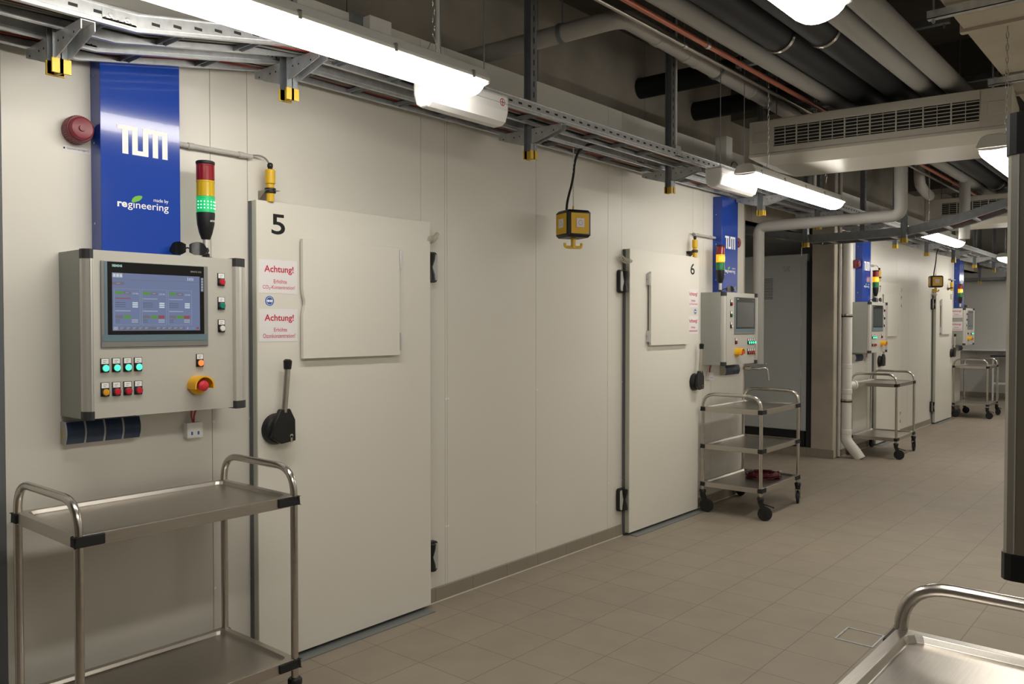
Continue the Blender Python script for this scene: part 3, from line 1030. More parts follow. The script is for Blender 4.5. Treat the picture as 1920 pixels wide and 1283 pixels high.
    build('outlet_body', mb, t, bevel=0.002)
    for dy in (0.0, 0.012):
        mb = MB()
        yb_ = (a + b) / 2
        mb.tube([(0.018, yb_ + dy * .3, 1.118), (0.02, yb_ - 0.008 + dy, 1.145), (0.03, yb_ - 0.012 + dy * 2, 1.187)], 0.0035, M_cablered, 8)
        build('red_cable', mb, t)

    # ---- spiral cord at the hinge side
    if True:
        mb = MB()
        pts = []
        for j in range(97):
            u_ = j / 96
            an = u_ * 8 * 2 * PI
            yy = 0.60 - 0.10 * u_
            zz = 2.003 - 0.030 * math.sin(PI * min(1, u_ * 0.75))
            pts.append((0.030 + 0.017 * math.cos(an) + 0.02 * u_, Y(yy), zz + 0.017 * math.sin(an)))
        mb.tube(pts, 0.0034, M_cablew, 6)
        build('spiral_cord', mb, loc=(0.03, Y(0.55), 2.0), label='cream coiled cord at the top hinge corner of ' + D, cat='cord', group='coiled door cords')

bay(0, 2.526, 1, 'green')
bay(1, 5.541, -1, 'amber')
bay(2, 11.30, 1, 'amber')
bay(3, 14.216, -1, 'amber')

# ------------------------------------------------------------------ trolleys
def trolley(label, x, y, rotz, zs, L=0.775, W=0.49, cast=(20, 200, 75, 160), brake=True):
    """two end frames (arched handle + two posts), trays, four castors; length along local y, width along local x"""
    t = thing('serving_trolley', label, 'trolley', (x, y, 0), rotz=rotz, group='stainless serving trolleys')
    hx, hy = W / 2, L / 2
    top = zs[0] + 0.103
    for sg in (-1, 1):
        mb = MB()
        yy = sg * hy
        pts = [(-hx, yy, 0.165)] + bend([(-hx, yy, 0.6), (-hx, yy, top), (hx, yy, top), (hx, yy, 0.6)], 0.105, 9) + [(hx, yy, 0.165)]
        mb.tube(pts, 0.0138, M_steel, 16)
        build('end_frame', mb, t, local=True, label='arched stainless tube frame')
    for z in zs:
        mb = MB()
        e = 0.008
        # rim with a sunk deck
        ox, oy = hx + e, hy + e
        rim = 0.026
        r0 = rrect(-ox, ox, -oy, oy, 0.02, 3)
        r2 = rrect(-ox + rim, ox - rim, -oy + rim, oy - rim, 0.03, 3)
        r3 = rrect(-ox + rim + .008, ox - rim - .008, -oy + rim + .008, oy - rim - .008, 0.028, 3)
        rings = [[(p[0], p[1], z - 0.040) for p in r2], [(p[0], p[1], z - 0.040) for p in r0], [(p[0], p[1], z) for p in r0], [(p[0], p[1], z + 0.001) for p in r2],
                 [(p[0], p[1], z - 0.012) for p in r3]]
        mb.ring_loft(rings, M_steelb, smooth=False, cap=False)
        mb.add([(p[0], p[1], z - 0.012) for p in r3], [tuple(range(len(r3)))], M_steelb)
        mb.add([(p[0], p[1], z - 0.022) for p in r2], [tuple(range(len(r2)))], M_steelb)
        sh = build('shelf', mb, t, local=True, bevel=0.0015)
        for sx in (-1, 1):
            for sy in (-1, 1):
                mb = MB()
                cx, cy = sx * hx, sy * hy
                mb.box(cx - sx * 0.022, cx + sx * 0.0165, cy + sy * 0.004, cy + sy * 0.0165, z - 0.036, z - 0.002, M_black2)
                mb.box(cx + sx * 0.004, cx + sx * 0.0165, cy - sy * 0.075, cy + sy * 0.0165, z - 0.036, z - 0.002, M_black2)
                build('corner_bumper', mb, sh, local=True, bevel=0.004, label='black corner bumper')
    k = 0
    for sx in (-1, 1):
        for sy in (-1, 1):
            cx, cy = sx * hx, sy * hy
            an = math.radians(cast[k])
            k += 1
            d = Vector((math.cos(an), math.sin(an), 0))
            n = Vector((-d.y, d.x, 0))
            c0 = Vector((cx, cy, 0))
            mb = MB()
            mb.lathe((cx, cy, 0.128), 'z', [(0, 0), (0.019, 0), (0.022, 0.014), (0.023, 0.030), (0.027, 0.034), (0.027, 0.050), (0.022, 0.056), (0.013, 0.057)], M_black, 18)
            w0 = c0 + d * 0.032
            for q in (-1, 1):
                pl = [c0 - d * 0.021 + Vector((0, 0, 0.140)), c0 + d * 0.022 + Vector((0, 0, 0.140)), w0 + d * 0.018 + Vector((0, 0, 0.054)), w0 - d * 0.016 + Vector((0, 0, 0.044))]
                rs = [[tuple(p + n * (q * o)) for p in pl] for o in (0.016, 0.020)]
                mb.ring_loft(rs, M_black, False)
            cs = build('castor', mb, t, local=True, label='black castor fork')
            mb = MB()
            rings = []
            for r_, o in ((0.0, -0.014), (0.026, -0.014), (0.049, -0.012), (0.055, -0.006), (0.055, 0.006), (0.049, 0.012), (0.026, 0.014), (0.0, 0.014)):
                rings.append([tuple(w0 + Vector((0, 0, 0.055)) + n * o + d * (r_ * math.cos(2 * PI * j / 28)) + Vector((0, 0, r_ * math.sin(2 * PI * j / 28)))) for j in range(28)])
            mb.ring_loft(rings, M_black2)
            build('wheel', mb, cs, local=True)
            if brake and sx > 0:
                mb = MB()
                q0 = w0 + d * 0.03 + Vector((0, 0, 0.118))
                mb.bar(tuple(c0 + d * 0.02 + Vector((0, 0, 0.13))), tuple(w0 + d * 0.068 + Vector((0, 0, 0.104))), 0.024, 0.008, M_black)
                build('brake_pedal', mb, cs, local=True)
    return t

trolley('two-tier stainless serving trolley under the lit control box', 0.345, 1.431, math.radians(0.2), (0.878, 0.258), L=0.776, cast=(200, 100, 250, 120))
trolley('three-tier stainless serving trolley with a red hose coil', 0.338, 6.461, math.radians(0.5), (0.858, 0.555, 0.248), L=0.774, cast=(20, 160, 30, 110))
trolley('two-tier stainless serving trolley in front of door 7', 0.300, 10.21, math.radians(1.0), (0.852, 0.24), L=0.775, cast=(70, 80, 20, 95))
trolley('two-tier stainless serving trolley just past door 8', 0.285, 15.35, 0.0, (0.848, 0.236), L=0.775, cast=(20, 30, 30, 60))
trolley('stainless serving trolley cut off by the bottom right corner', 2.953, 1.500, math.radians(-0.5), (0.862, 0.24), L=0.785, cast=(200, 100, 250, 120))

# red hose coil lying on the lowest tray of the three-tier trolley
mb = MB()
pts = []
for j in range(420):
    a = j * 2 * PI / 30
    k = j / 420
    r_ = 0.085 + 0.055 * abs(((k * 3.0) % 2) - 1) + 0.01 * math.sin(j * 1.7)
    pts.append((0.37 + r_ * math.cos(a) * 1.0, 6.62 + r_ * 1.15 * math.sin(a), 0.248 - 0.012 + 0.010 + 0.030 * k + 0.004 * math.sin(j * 0.9)))
mb.tube(pts, 0.005, M_hosered, 6)
mb.tube([(0.455, 6.735, 0.275), (0.47, 6.775, 0.275)], 0.008, M_steel, 10)
build('hose_coil', mb, loc=(0.37, 6.62, 0.236), label='dark red coiled hose lying on the lowest tray of the three-tier trolley', cat='hose')

# ------------------------------------------------------------------ hanging power cubes
def power_cube(label, x, y, zc, rot, swing, top, hook=True):
    t = thing('power_cube', label, 'power outlet', (x, y, zc - 0.14), group='hanging power cubes')
    h = 0.083
    ca, sa = math.cos(rot), math.sin(rot)
    W = lambda p: (x + p[0] * ca - p[1] * sa, y + p[0] * sa + p[1] * ca, zc + p[2])
    mb = MB()
    r0 = rrect(-h, h, -h, h, 0.02, 4)
    r1 = rrect(-h + .012, h - .012, -h + .012, h - .012, 0.015, 4)
    mb.ring_loft([[W((p[0], p[1], -h)) for p in r1], [W((p[0], p[1], -h + .014)) for p in r0], [W((p[0], p[1], h - .014)) for p in r0], [W((p[0], p[1], h)) for p in r1]], M_black, smooth=True)
    build('cube_body', mb, t, label='black rounded cube body')
    for q in range(4):
        a = q * PI / 2
        c_, s_ = math.cos(a), math.sin(a)
        G = lambda u, v, d: W((d * c_ - u * s_, d * s_ + u * c_, v))
        mb = MB()
        f = [(-0.062, -0.062), (0.062, -0.062), (0.062, 0.062), (-0.062, 0.062)]
        mb.ring_loft([[G(u, v, h - .004) for u, v in f], [G(u, v, h + .002) for u, v in f]], M_yellow, False)
        pl = build('socket_plate', mb, t, label='yellow socket plate')
        mb = MB()
        f = [(-0.027, -0.024), (0.027, -0.024), (0.027, 0.030), (-0.027, 0.030)]
        mb.ring_loft([[G(u, v, h + .002) for u, v in f], [G(u, v, h + .006) for u, v in f]], M_paper, False)
        mb.ring_loft([[G(0.015 * math.cos(j * PI / 8), 0.003 + 0.015 * math.sin(j * PI / 8), h + .0062) for j in range(16)],
                      [G(0.013 * math.cos(j * PI / 8), 0.003 + 0.013 * math.sin(j * PI / 8), h + .0066) for j in range(16)]], M_cableg, False, cap=False)
        build('socket', mb, pl, label='white socket insert')
    if hook:
        mb = MB()
        mb.bar(W((0, 0, -h + .004)), W((0, 0, -h - 0.062)), 0.030, 0.018, M_capyel, up=W((0, 1, -zc * 0)) if False else (sa, -ca, 0))
        vx = (0.55, 0.83)
        def HK(u, v):
            return (x + vx[0] * u, y + vx[1] * u, zc + v)
        mb.tube(bend([HK(-0.055, -h - 0.030), HK(-0.055, -h - 0.056), HK(0, -h - 0.056), HK(0.055, -h - 0.056), HK(0.055, -h - 0.030)], 0.018, 5), 0.0095, M_capyel, 10)
        build('hook', mb, t, label='yellow double hook')
    mb = MB()
    z = zc + h
    mb.tube([(x, y, z), (x, y, z + 0.03)], 0.006, M_capyel, 8)
    i = 0
    z += 0.028
    while z < top:
        ring = [(x + (0.004 * math.cos(2 * PI * j / 8) if i % 2 else 0), y + (0 if i % 2 else 0.004 * math.cos(2 * PI * j / 8)), z + 0.010 + 0.012 * math.sin(2 * PI * j / 8)) for j in range(8)]
        mb.tube(ring, 0.0017, M_galv, 4, closed=True)
        z += 0.02
        i += 1
    build('chain', mb, t, label='thin metal chain')
    mb = MB()
    a = Vector((x, y, zc + h))
    d = Vector(swing)
    pts = [a + d * -0.05 + Vector((0, 0, -.005)), a + d * -0.045 + Vector((0, 0, 0.06)), a + d * 0.0 + Vector((0, 0, 0.2)), a + d * 0.01 + Vector((0, 0, 0.32)), a + d * 0.06 + Vector((0, 0, 0.40)),
           a + d * 0.16 + Vector((0, 0, 0.435)), a + d * 0.55 + Vector((0, 0, 0.45))]
    # smooth it
    for _ in range(2):
        q = [pts[0]]
        for p0, p1 in zip(pts[:-1], pts[1:]):
            q += [p0 * .75 + p1 * .25, p0 * .25 + p1 * .75]
        pts = q + [pts[-1]]
    mb.tube([tuple(p) for p in pts], 0.0075, M_black2, 10)
    build('power_cable', mb, t, label='thick black supply cable')

power_cube('black and yellow hanging power cube on a chain between doors 5 and 6', 0.22, 4.112, 2.137, -0.42, (0.3, 1.0, 0.02), 2.60)
power_cube('small far black and yellow hanging power cube beside door 8', 0.22, 12.95, 2.137, 0.49, (0.3, 1.0, 0.02), 2.60)

# ------------------------------------------------------------------ cable ladders
ZR = 2.61
def zl(y):
    if y < 1.26:
        return ZR - 0.138
    if y > 2.02:
        return ZR
    return ZR - 0.138 * (2.02 - y) / 0.76

def ladder(label, x0, x1, y0, y1, slots):
    t = thing('cable_ladder', label, 'cable ladder', (x0, y0, zl(y0)), group='cable ladders')
    H = 0.058
    za, zb = zl(y0), zl(y1)
    k = (zb - za) / (y1 - y0)
    zz = lambda y: za + k * (y - y0)
    for xr, sg in ((x0, 1), (x1, -1)):
        mb = MB()
        def seg(a, b, c, d):     # x offsets a..b, z offsets c..d
            v = [(xr + sg * o, yy, zz(yy) + h_) for yy in (y0, y1) for o, h_ in ((a, c), (b, c), (b, d), (a, d))]
            mb.add(v, [(0, 1, 2, 3), (4, 5, 6, 7), (0, 1, 5, 4), (1, 2, 6, 5), (2, 3, 7, 6), (3, 0, 4, 7)], M_galv)
        seg(0, 0.003, 0, H)
        seg(0.003, 0.018, 0, 0.003)
        seg(-0.006, 0.0, H - 0.004, H)
        seg(-0.004, 0.0, 0.012, 0.018)
        if slots:
            yy = y0 + 0.05
            while yy < y1 - 0.04:
                if xr == x1:
                    mb.box(xr + 0.0002, xr + 0.0008, yy, yy + 0.028, zz(yy) + 0.026, zz(yy) + 0.036, M_slot)
                yy += 0.075
        build('side_rail', mb, t)
    y = y0 + 0.16
    while y < y1 - 0.05:
        mb = MB()
        mb.box(x0 + 0.003, x1 - 0.003, y - 0.015, y - 0.012, zz(y) + 0.003, zz(y) + 0.020, M_galvd)
        mb.box(x0 + 0.003, x1 - 0.003, y + 0.012, y + 0.015, zz(y) + 0.003, zz(y) + 0.020, M_galvd)
        mb.box(x0 + 0.003, x1 - 0.003, y - 0.012, y + 0.012, zz(y) + 0.017, zz(y) + 0.020, M_galv)
        build('rung', mb, t)
        y += 0.30
    # splice plate with bolts at the far end
    if y1 < 19:
        for xr, sg in ((x0, -1), (x1, 1)):
            mb = MB()
            mb.box(xr, xr + sg * 0.004, y1 - 0.11, y1 - 0.002, zz(y1) + 0.006, zz(y1) + 0.05, M_galv)
            for q in (0.03, 0.085):
                mb.lathe((xr + sg * 0.004, y1 - q, zz(y1) + 0.03), 'x', [(0, 0), (0.008, 0), (0.007, sg * 0.005), (0, sg * 0.006)], M_galv, 8)
            for q in range(5):
                mb.box(xr + sg * 0.0041, xr + sg * 0.0047, y1 - 0.104 + .02 * q, y1 - 0.098 + .02 * q, zz(y1) + 0.014, zz(y1) + 0.020, M_slot)
            build('splice_plate', mb, t)

for nm, a, b in (('lowered near end by the first hanger', -1.4, 1.26), ('short sloping piece above the nearest blue cover', 1.26, 2.02), ('run beside the near lamp', 2.02, 4.9),
                 ('run past door 6', 4.9, 9.3), ('run past door 7', 9.3, 14.0), ('farthest run past door 8', 14.0, 19.45)):
    ladder('corridor-side cable ladder, ' + nm, 0.375, 0.545, a, b, b < 10)
    ladder('wall-side cable ladder, ' + nm, 0.092, 0.250, a, b, False)

def cables(label, x0, x1, seed, extra):
    rnd = random.Random(seed)
    mb = MB()
    cols = [M_cableg, M_black2, M_cableg, M_cableg, M_black2, M_cablered, M_cableg, M_cableg, M_black2, M_cablew, M_cableg, M_cabley, M_cableg]
    n = 11
    for k in range(n):
        xk = x0 + 0.012 + (x1 - x0 - 0.024) * k / (n - 1)
        r_ = rnd.uniform(0.0045, 0.0075)
        pts = []
        y = -1.35
        while y < 19.4:
            pts.append((xk + rnd.uniform(-0.007, 0.007), y, zl(y) + 0.021 + r_ + rnd.uniform(0, 0.006)))
            y += 0.45
        mb.tube(pts, r_, cols[(k + seed) % len(cols)], 6)
    for k in range(6):
        xk = x0 + 0.03 + (x1 - x0 - 0.06) * k / 5
        pts = []
        y = -1.35
        while y < 19.4:
            pts.append((xk + rnd.uniform(-0.02, 0.02), y, zl(y) + 0.040 + rnd.uniform(0, 0.012)))
            y += 0.7
        mb.tube(pts, 0.007, cols[(k * 3 + seed) % len(cols)], 6)
    build('cable_bundle', mb, loc=(x0, 0, ZR), label=label, cat='cables', kind='stuff')

cables('loose bundle of grey, black and red cables lying in the corridor-side ladder', 0.378, 0.542, 1, 0)
cables('loose bundle of grey, black and red cables lying in the wall-side ladder', 0.095, 0.247, 4, 0)

# ------------------------------------------------------------------ hangers that carry the ladders
ORD = ['nearest of the row', 'second of the row, above door 5', 'left of the near power cube', 'right of the near power cube', 'at the blue cover by door 6', 'above the recess', 'beside the white drain pipe',
       'above door 7', 'left of the far power cube', 'above door 8', 'past door 8', 'second last of the row', 'last of the row']

def ibeam(mb, x, y, z0, z1, m, g=0.0):
    w, d = 0.026 + g, 0.025 + g
    mb.box(x + d - 0.004 - g, x + d, y - w, y + w, z0, z1, m)
    mb.box(x - d, x - d + 0.004 + g, y - w, y + w, z0, z1, m)
    mb.box(x - d, x + d, y - 0.002 - g, y + 0.002 + g, z0, z1, m)

def hanger(x, y, zb, label, brackets=True, zt=3.9):
    t = thing('ladder_hanger', label, 'cable ladder support', (x, y, zb), group='ladder hangers')
    mb = MB()
    ibeam(mb, x, y, zb + 0.004, zt, M_galvd)
    z = zb + 0.1
    while z < zt - 0.1:
        mb.box(x + 0.0252, x + 0.0256, y - 0.004, y + 0.004, z, z + 0.03, M_slot)
        z += 0.06
    build('channel', mb, t)
    mb = MB()
    ibeam(mb, x, y, zb, zb + 0.047, M_capyel, 0.0035)
    build('end_cap', mb, t, label='yellow plastic end cap')
    if brackets:
        zt_ = min(zl(y - 0.02), zl(y)) - 0.003
        for sg in (-1, 1):
            mb = MB()
            L = 0.232 if sg > 0 else 0.215
            pl = [(x + sg * 0.026, zt_), (x + sg * L, zt_), (x + sg * L, zt_ - 0.030), (x + sg * 0.05, zt_ - 0.078), (x + sg * 0.026, zt_ - 0.078)]
            for q in (-1, 1):
                mb.prism(pl, 'xz', y + q * 0.019, y + q * 0.022, M_galv)
            mb.box(x + sg * 0.026, x + sg * L, y - 0.019, y + 0.019, zt_ - 0.003, zt_, M_galv)
            for q in (0.06, 0.10, 0.18):
                mb.lathe((x + sg * q, y - 0.022, zt_ - 0.03), 'y', [(0, 0), (0.004, 0), (0.004, -0.001)], M_slot, 8)
            build('bracket', mb, t, label='tapered cantilever bracket')

HY = [1.11, 2.00, 3.58, 5.14, 6.69, 8.02, 9.38, 10.6, 12.07, 13.6, 15.05, 16.6, 18.1]
for k, y in enumerate(HY):
    hanger(0.31, y, 2.345 if k == 0 else 2.443, 'galvanised ladder hanger with yellow cap, ' + ORD[k])

# ladder crossing the corridor
t = thing('cable_ladder', 'dark cable ladder crossing the corridor behind the pipe drop, rising to the right', 'cable ladder', (0, 8.6, 2.5), group='cable ladders')
path = [(-1.1, 8.6, 2.60), (-0.45, 8.6, 2.47), (0.10, 8.6, 2.36), (1.0, 8.6, 2.37), (1.43, 8.6, 2.45), (1.95, 8.6, 2.60), (3.15, 8.6, 2.88)]
for dy in (-0.15, 0.15):
    mb = MB()
    for a, b in zip(path[:-1], path[1:]):
        mb.bar((a[0], a[1] + dy, a[2] + .042), (b[0], b[1] + dy, b[2] + .042), 0.004, 0.085, M_galvd)
        mb.bar((a[0], a[1] + dy - .006, a[2] + .003), (b[0], b[1] + dy - .006, b[2] + .003), 0.016, 0.003, M_galv)
    build('side_rail', mb, t)
for a, b in zip(path[:-1], path[1:]):
    n = max(2, int((b[0] - a[0]) / 0.3))
    for k in range(n):
        u = (k + .5) / n
        mb = MB()
        px, pz = a[0] + (b[0] - a[0]) * u, a[2] + (b[2] - a[2]) * u
        mb.box(px - 0.015, px + 0.015, 8.47, 8.75, pz + 0.003, pz + 0.02, M_galv)
        build('rung', mb, t)
mb = MB()
rnd = random.Random(3)
for k in range(9):
    yk = 8.49 + 0.03 * k
    pts = []
    for a, b in zip(path[:-1], path[1:]):
        for u in (0, .5):
            pts.append((a[0] + (b[0] - a[0]) * u, yk + rnd.uniform(-.008, .008), a[2] + (b[2] - a[2]) * u + 0.035 + rnd.uniform(0, .012)))
    mb.tube(pts, 0.007, [M_black2, M_cableg, M_cablered][k % 3], 6)
build('cable_bundle', mb, loc=(0, 8.6, 2.5), label='dark cables lying in the ladder that crosses the corridor', cat='cables', kind='stuff')
hanger(0.048, 8.40, 2.315, 'hanger with yellow cap before the concrete column, carrying the crossing ladder', False)
hanger(0.99, 8.40, 2.300, 'hanger with yellow cap behind the thick pipe drop, carrying the crossing ladder', False)

# ------------------------------------------------------------------ pipes under the ceiling
def pipe(label, pts, r, m, r_b=0.0, clamps=(), collars=(), cat='pipe', name='ceiling_pipe', cm=None, zc=3.9, group='pipes under the ceiling'):
    t = thing(name, label, cat, pts[0], group=group)
    mb = MB()
    mb.tube(bend(pts, r_b, 7) if r_b else pts, r, m, 20)
    build('pipe_run', mb, t)
    for p, d in collars:
        mb = MB()
        d = Vector(d).normalized()
        a = Vector(p)
        mb.tube([tuple(a - d * 0.03), tuple(a - d * .025), tuple(a + d * .025), tuple(a + d * 0.03)], r, m, 20, radii=[r + .0005, r * 1.1, r * 1.1, r + .0005])
        build('collar', mb, t)
    for p, d in clamps:
        mb = MB()
        d = Vector(d).normalized()
        a = Vector(p)
        mb.tube([tuple(a - d * 0.014), tuple(a + d * 0.014)], r * 1.08 + 0.003, cm or M_galv, 24)
        mb.tube([(p[0], p[1], p[2] + r), (p[0], p[1], zc)], 0.004, M_galvd, 6)
        build('pipe_clamp', mb, t, label='metal pipe clamp on a threaded rod')
    return t

Y1 = (0, 1, 0)
pipe('thick light grey insulated pipe left of the black pipes', [(1.175, -1.4, 3.11), (1.175, 19.4, 3.11)], 0.053, M_insul)
pipe('thin steel pipe running along the ceiling left of the copper one', [(0.93, -1.4, 3.10), (0.93, 19.4, 3.10)], 0.012, M_steelb, clamps=[((0.93, 4.2, 3.1), Y1), ((0.93, 7.5, 3.1), Y1)])
pipe('thin reddish copper pipe running along the ceiling', [(1.045, -1.4, 3.09), (1.045, 19.4, 3.09)], 0.015, M_copper, clamps=[((1.045, 4.25, 3.09), Y1), ((1.045, 7.6, 3.09), Y1)])
pipe('left one of the two thick black insulated pipes', [(1.38, -1.4, 3.12), (1.38, 19.4, 3.12)], 0.088, M_insuld, clamps=[((1.38, 4.43, 3.12), Y1), ((1.38, 7.6, 3.12), Y1), ((1.38, 10.5, 3.12), Y1)], cm=M_steel)
pipe('right one of the two thick black insulated pipes', [(1.60, -1.4, 3.12), (1.60, 19.4, 3.12)], 0.088, M_insuld, clamps=[((1.60, 4.50, 3.12), Y1), ((1.60, 7.7, 3.12), Y1), ((1.60, 10.6, 3.12), Y1)], cm=M_steel)
pipe('left of the two grey insulated pipes right of the black ones', [(1.775, -1.4, 3.08), (1.775, 19.4, 3.08)], 0.056, M_insul)
pipe('right of the two grey insulated pipes, next to the cream duct', [(1.93, -1.4, 3.08), (1.93, 19.4, 3.08)], 0.064, M_insul)
A = (0.28, 3.80, 3.19); B = (0.74, 3.86, 3.21); Cc = (0.63, 7.0, 3.20)
dB = (Cc[0] - B[0], Cc[1] - B[1], Cc[2] - B[2])
def on(y):
    u = (y - B[1]) / (Cc[1] - B[1])
    return tuple(B[k] + dB[k] * u for k in range(3))
pipe('white plastic drain pipe with collars, bending from the concrete wall along the ceiling', [(-0.46, 3.72, 3.17), A, B, Cc, (0.62, 9.0, 3.2)], 0.052, M_pvcgrey, r_b=0.09,
     clamps=[((0.36, 3.81, 3.194), (1, .1, 0)), (on(5.05), dB), (on(5.95), dB)], collars=[(on(4.25), dB), (on(4.62), dB), (on(4.75), dB), (on(5.65), dB)], cm=M_galvd, name='drain_pipe')
for y, nm in ((5.98, 'left'), (6.95, 'right')):
    pipe('%s one of two black pipe stubs leaving the concrete wall' % nm, [(-0.46, y, 3.50), (1.3, y + 0.02, 3.50)], 0.085, M_insuld)
pipe('thick grey insulated pipe dropping behind the near fan coil unit', [(1.31, 7.05, 3.1), (1.31, 7.10, 2.405), (0.10, 7.125, 2.405), (0.10, 7.125, 1.165)], 0.049, M_insul, r_b=0.07, name='insulated_pipe')
pipe('vertical grey pipe far back behind the crossing ladder', [(1.18, 10.0, 3.1), (1.18, 10.0, 2.45)], 0.055, M_insul, name='insulated_pipe')
pipe('thin white conduit running down beside the hanger right of the near power cube', [(0.31, 5.215, 2.79), (0.31, 5.215, 3.9)], 0.0125, M_pvc, name='conduit_pipe', group='white ceiling conduits')
pipe('thin white conduit hanging behind the second lamp of the left row', [(0.43, 7.6, 2.69), (0.43, 7.6, 3.9)], 0.014, M_pvc, name='conduit_pipe', group='white ceiling conduits')
pipe('short grey drain elbow hanging behind the thick pipe drop', [(0.79, 9.72, 3.9), (0.79, 9.72, 3.06), (0.79, 9.95, 3.0), (0.77, 10.25, 2.99)], 0.055, M_pvcgrey, r_b=0.1, name='drain_pipe', collars=[((0.79, 9.72, 3.3), (0, 0, 1))])
pipe('thin white conduit running up behind the near lamp chain', [(0.31, 2.86, 2.63), (0.31, 2.86, 3.9)], 0.0125, M_pvc, name='conduit_pipe', group='white ceiling conduits')

for k, y in enumerate((3.3, 5.15, 6.5, 7.9, 9.5, 11.2)):
    t = thing('pipe_strut', 'steel strut across the tops of the ceiling pipes, ' + ['near the top edge of the photo', 'just before the near fan coil unit', 'just behind the near fan coil unit', 'before the crossing ladder',
              'behind the crossing ladder', 'behind the farther fan coil unit'][k], 'strut', (1.4, y, 3.22), group='pipe struts')
    mb = MB(); mb.box(0.80, 2.08, y - 0.02, y + 0.02, 3.222, 3.262, M_galvd)
    build('channel', mb, t, bevel=0.003)
    for px in (0.83, 2.05):
        mb = MB(); mb.tube([(px, y, 3.2), (px, y, 3.9)], 0.005, M_galvd, 6); build('threaded_rod', mb, t)

# standing drain pipe by the column
t = thing('drain_pipe', 'white standing drain pipe with a capped side branch beside the concrete column', 'pipe', (0.105, 9.62, 0))
px, py, pr = 0.075, 9.60, 0.058
mb = MB()
mb.tube([(px, py, 0.30), (px, py, 2.585)], pr, M_pvc, 24)
build('pipe_run', mb, t)
mb = MB()
mb.tube(bend([(px, py, 0.30), (px, py, 0.20), (px + 0.12, py + 0.0, 0.062), (px + 0.16, py, 0.0)], 0.05, 6), pr * 1.04, M_pvc, 24, cap=False)
build('elbow', mb, t)
for z in (0.30, 0.76, 1.05):
    mb = MB(); mb.lathe((px, py, z), 'z', [(pr, -0.03), (pr * 1.09, -0.025), (pr * 1.09, 0.02), (pr, 0.025)], M_pvc, 24)
    build('collar', mb, t)
mb = MB(); mb.tube([(px, py, 0.83), (px + 0.06, py + 0.10, 0.83)], 0.042, M_pvc, 20); mb.tube([(px + 0.055, py + 0.092, 0.83), (px + 0.065, py + 0.108, 0.83)], 0.05, M_pvc, 20)
build('side_branch', mb, t, label='capped side branch')
for z in (1.625, 0.655):
    mb = MB()
    mb.lathe((px, py, z), 'z', [(pr, -0.020), (pr + 0.007, -0.019), (pr + 0.007, -0.006), (pr, -0.005)], M_black, 24)
    mb.lathe((px, py, z), 'z', [(pr, -0.006), (pr + 0.009, -0.005), (pr + 0.009, 0.014), (pr, 0.015)], M_steel, 24)
    mb.bar((px - pr - 0.03, py - 0.03, z), (px - pr + 0.01, py - 0.02, z), 0.02, 0.024, M_black)
    build('pipe_clamp', mb, t, label='metal pipe clamp')
pipe('thin grey pipe standing between the concrete column and the white drain pipe', [(0.02, 9.52, 0.02), (0.02, 9.52, 3.9)], 0.018, M_pvcgrey, name='standing_pipe', group=None)

# small boxes and trunking above the ladders
mb = MB(); mb.box(0.285, 0.335, 5.175, 5.255, 2.685, 2.79, M_pvcgrey)
build('junction_box', mb, loc=(0.31, 5.215, 2.685), bevel=0.004, label='small light grey junction box at the foot of a conduit, beside the fourth ladder hanger', cat='junction box')
t = thing('junction_box', 'small white junction box on the upper wall above the near lamp', 'junction box', (0.0, 2.68, 2.93))
mb = MB(); mb.box(0.03, 0.085, 2.62, 2.76, 2.925, 3.03, M_pvc); build('box_body', mb, t, bevel=0.004)
mb = MB(); mb.box(0.0, 0.03, 2.56, 2.66, 2.90, 3.04, M_galvd); build('mounting_plate', mb, t)
mb = MB(); mb.box(0.0, 0.10, 6.46, 6.575, 2.76, 3.11, M_pvc)
mb.tube(bend([(0.12, 6.47, 2.70), (0.13, 6.50, 2.90), (0.13, 6.62, 2.90), (0.12, 6.66, 2.70)], 0.06, 6), 0.005, M_cableg, 8)
build('cable_trunking', mb, loc=(0, 6.52, 2.76), bevel=0.003, label='upright white cable trunking on the upper wall left of the near fan coil unit', cat='trunking')

# emergency light boxes beside the lamps
for y0, y1, x, lab in ((2.33, 2.80, 0.76, 'white emergency light box with a small red round sticker, tucked beside the near lamp'), (4.90, 5.46, 0.76, 'white emergency light box beside the lamp at the near fan coil unit')):
    t = thing('emergency_light', lab, 'emergency light', (x, y0, 2.42), group='emergency light boxes')
    sec = [(x - 0.06, 2.54), (x - 0.06, 2.47), (x - 0.045, 2.425), (x - 0.02, 2.41), (x + 0.02, 2.41), (x + 0.045, 2.425), (x + 0.06, 2.47), (x + 0.06, 2.54)]
    mb = MB(); mb.prism(sec, 'xz', y0, y1, M_embox)
    build('light_body', mb, t, bevel=0.012)
    mb = MB(); mb.box(x - 0.062, x + 0.062, y0 + 0.005, y1 - 0.005, 2.4995, 2.5015, M_sockgrey)
    build('seam', mb, t)
    if y0 < 3:
        mb = MB(); mb.disc_x((x + 0.0605, y1 - 0.045, 2.505), 0.017, M_red); mb.disc_x((x + 0.0608, y1 - 0.045, 2.505), 0.013, M_embox)
        mb.quad_yz(x + 0.061, y1 - 0.047, y1 - 0.043, 2.493, 2.517, M_slot); mb.quad_yz(x + 0.061, y1 - 0.057, y1 - 0.033, 2.503, 2.507, M_red)
        build('sticker', mb, t, label='round red sticker')
    for yy in (y0 + 0.1, y1 - 0.1):
        mb = MB(); mb.tube([(x, yy, 2.54), (x, yy, 3.9)], 0.003, M_galvd, 6)
        build('hanger_rod', mb, t)

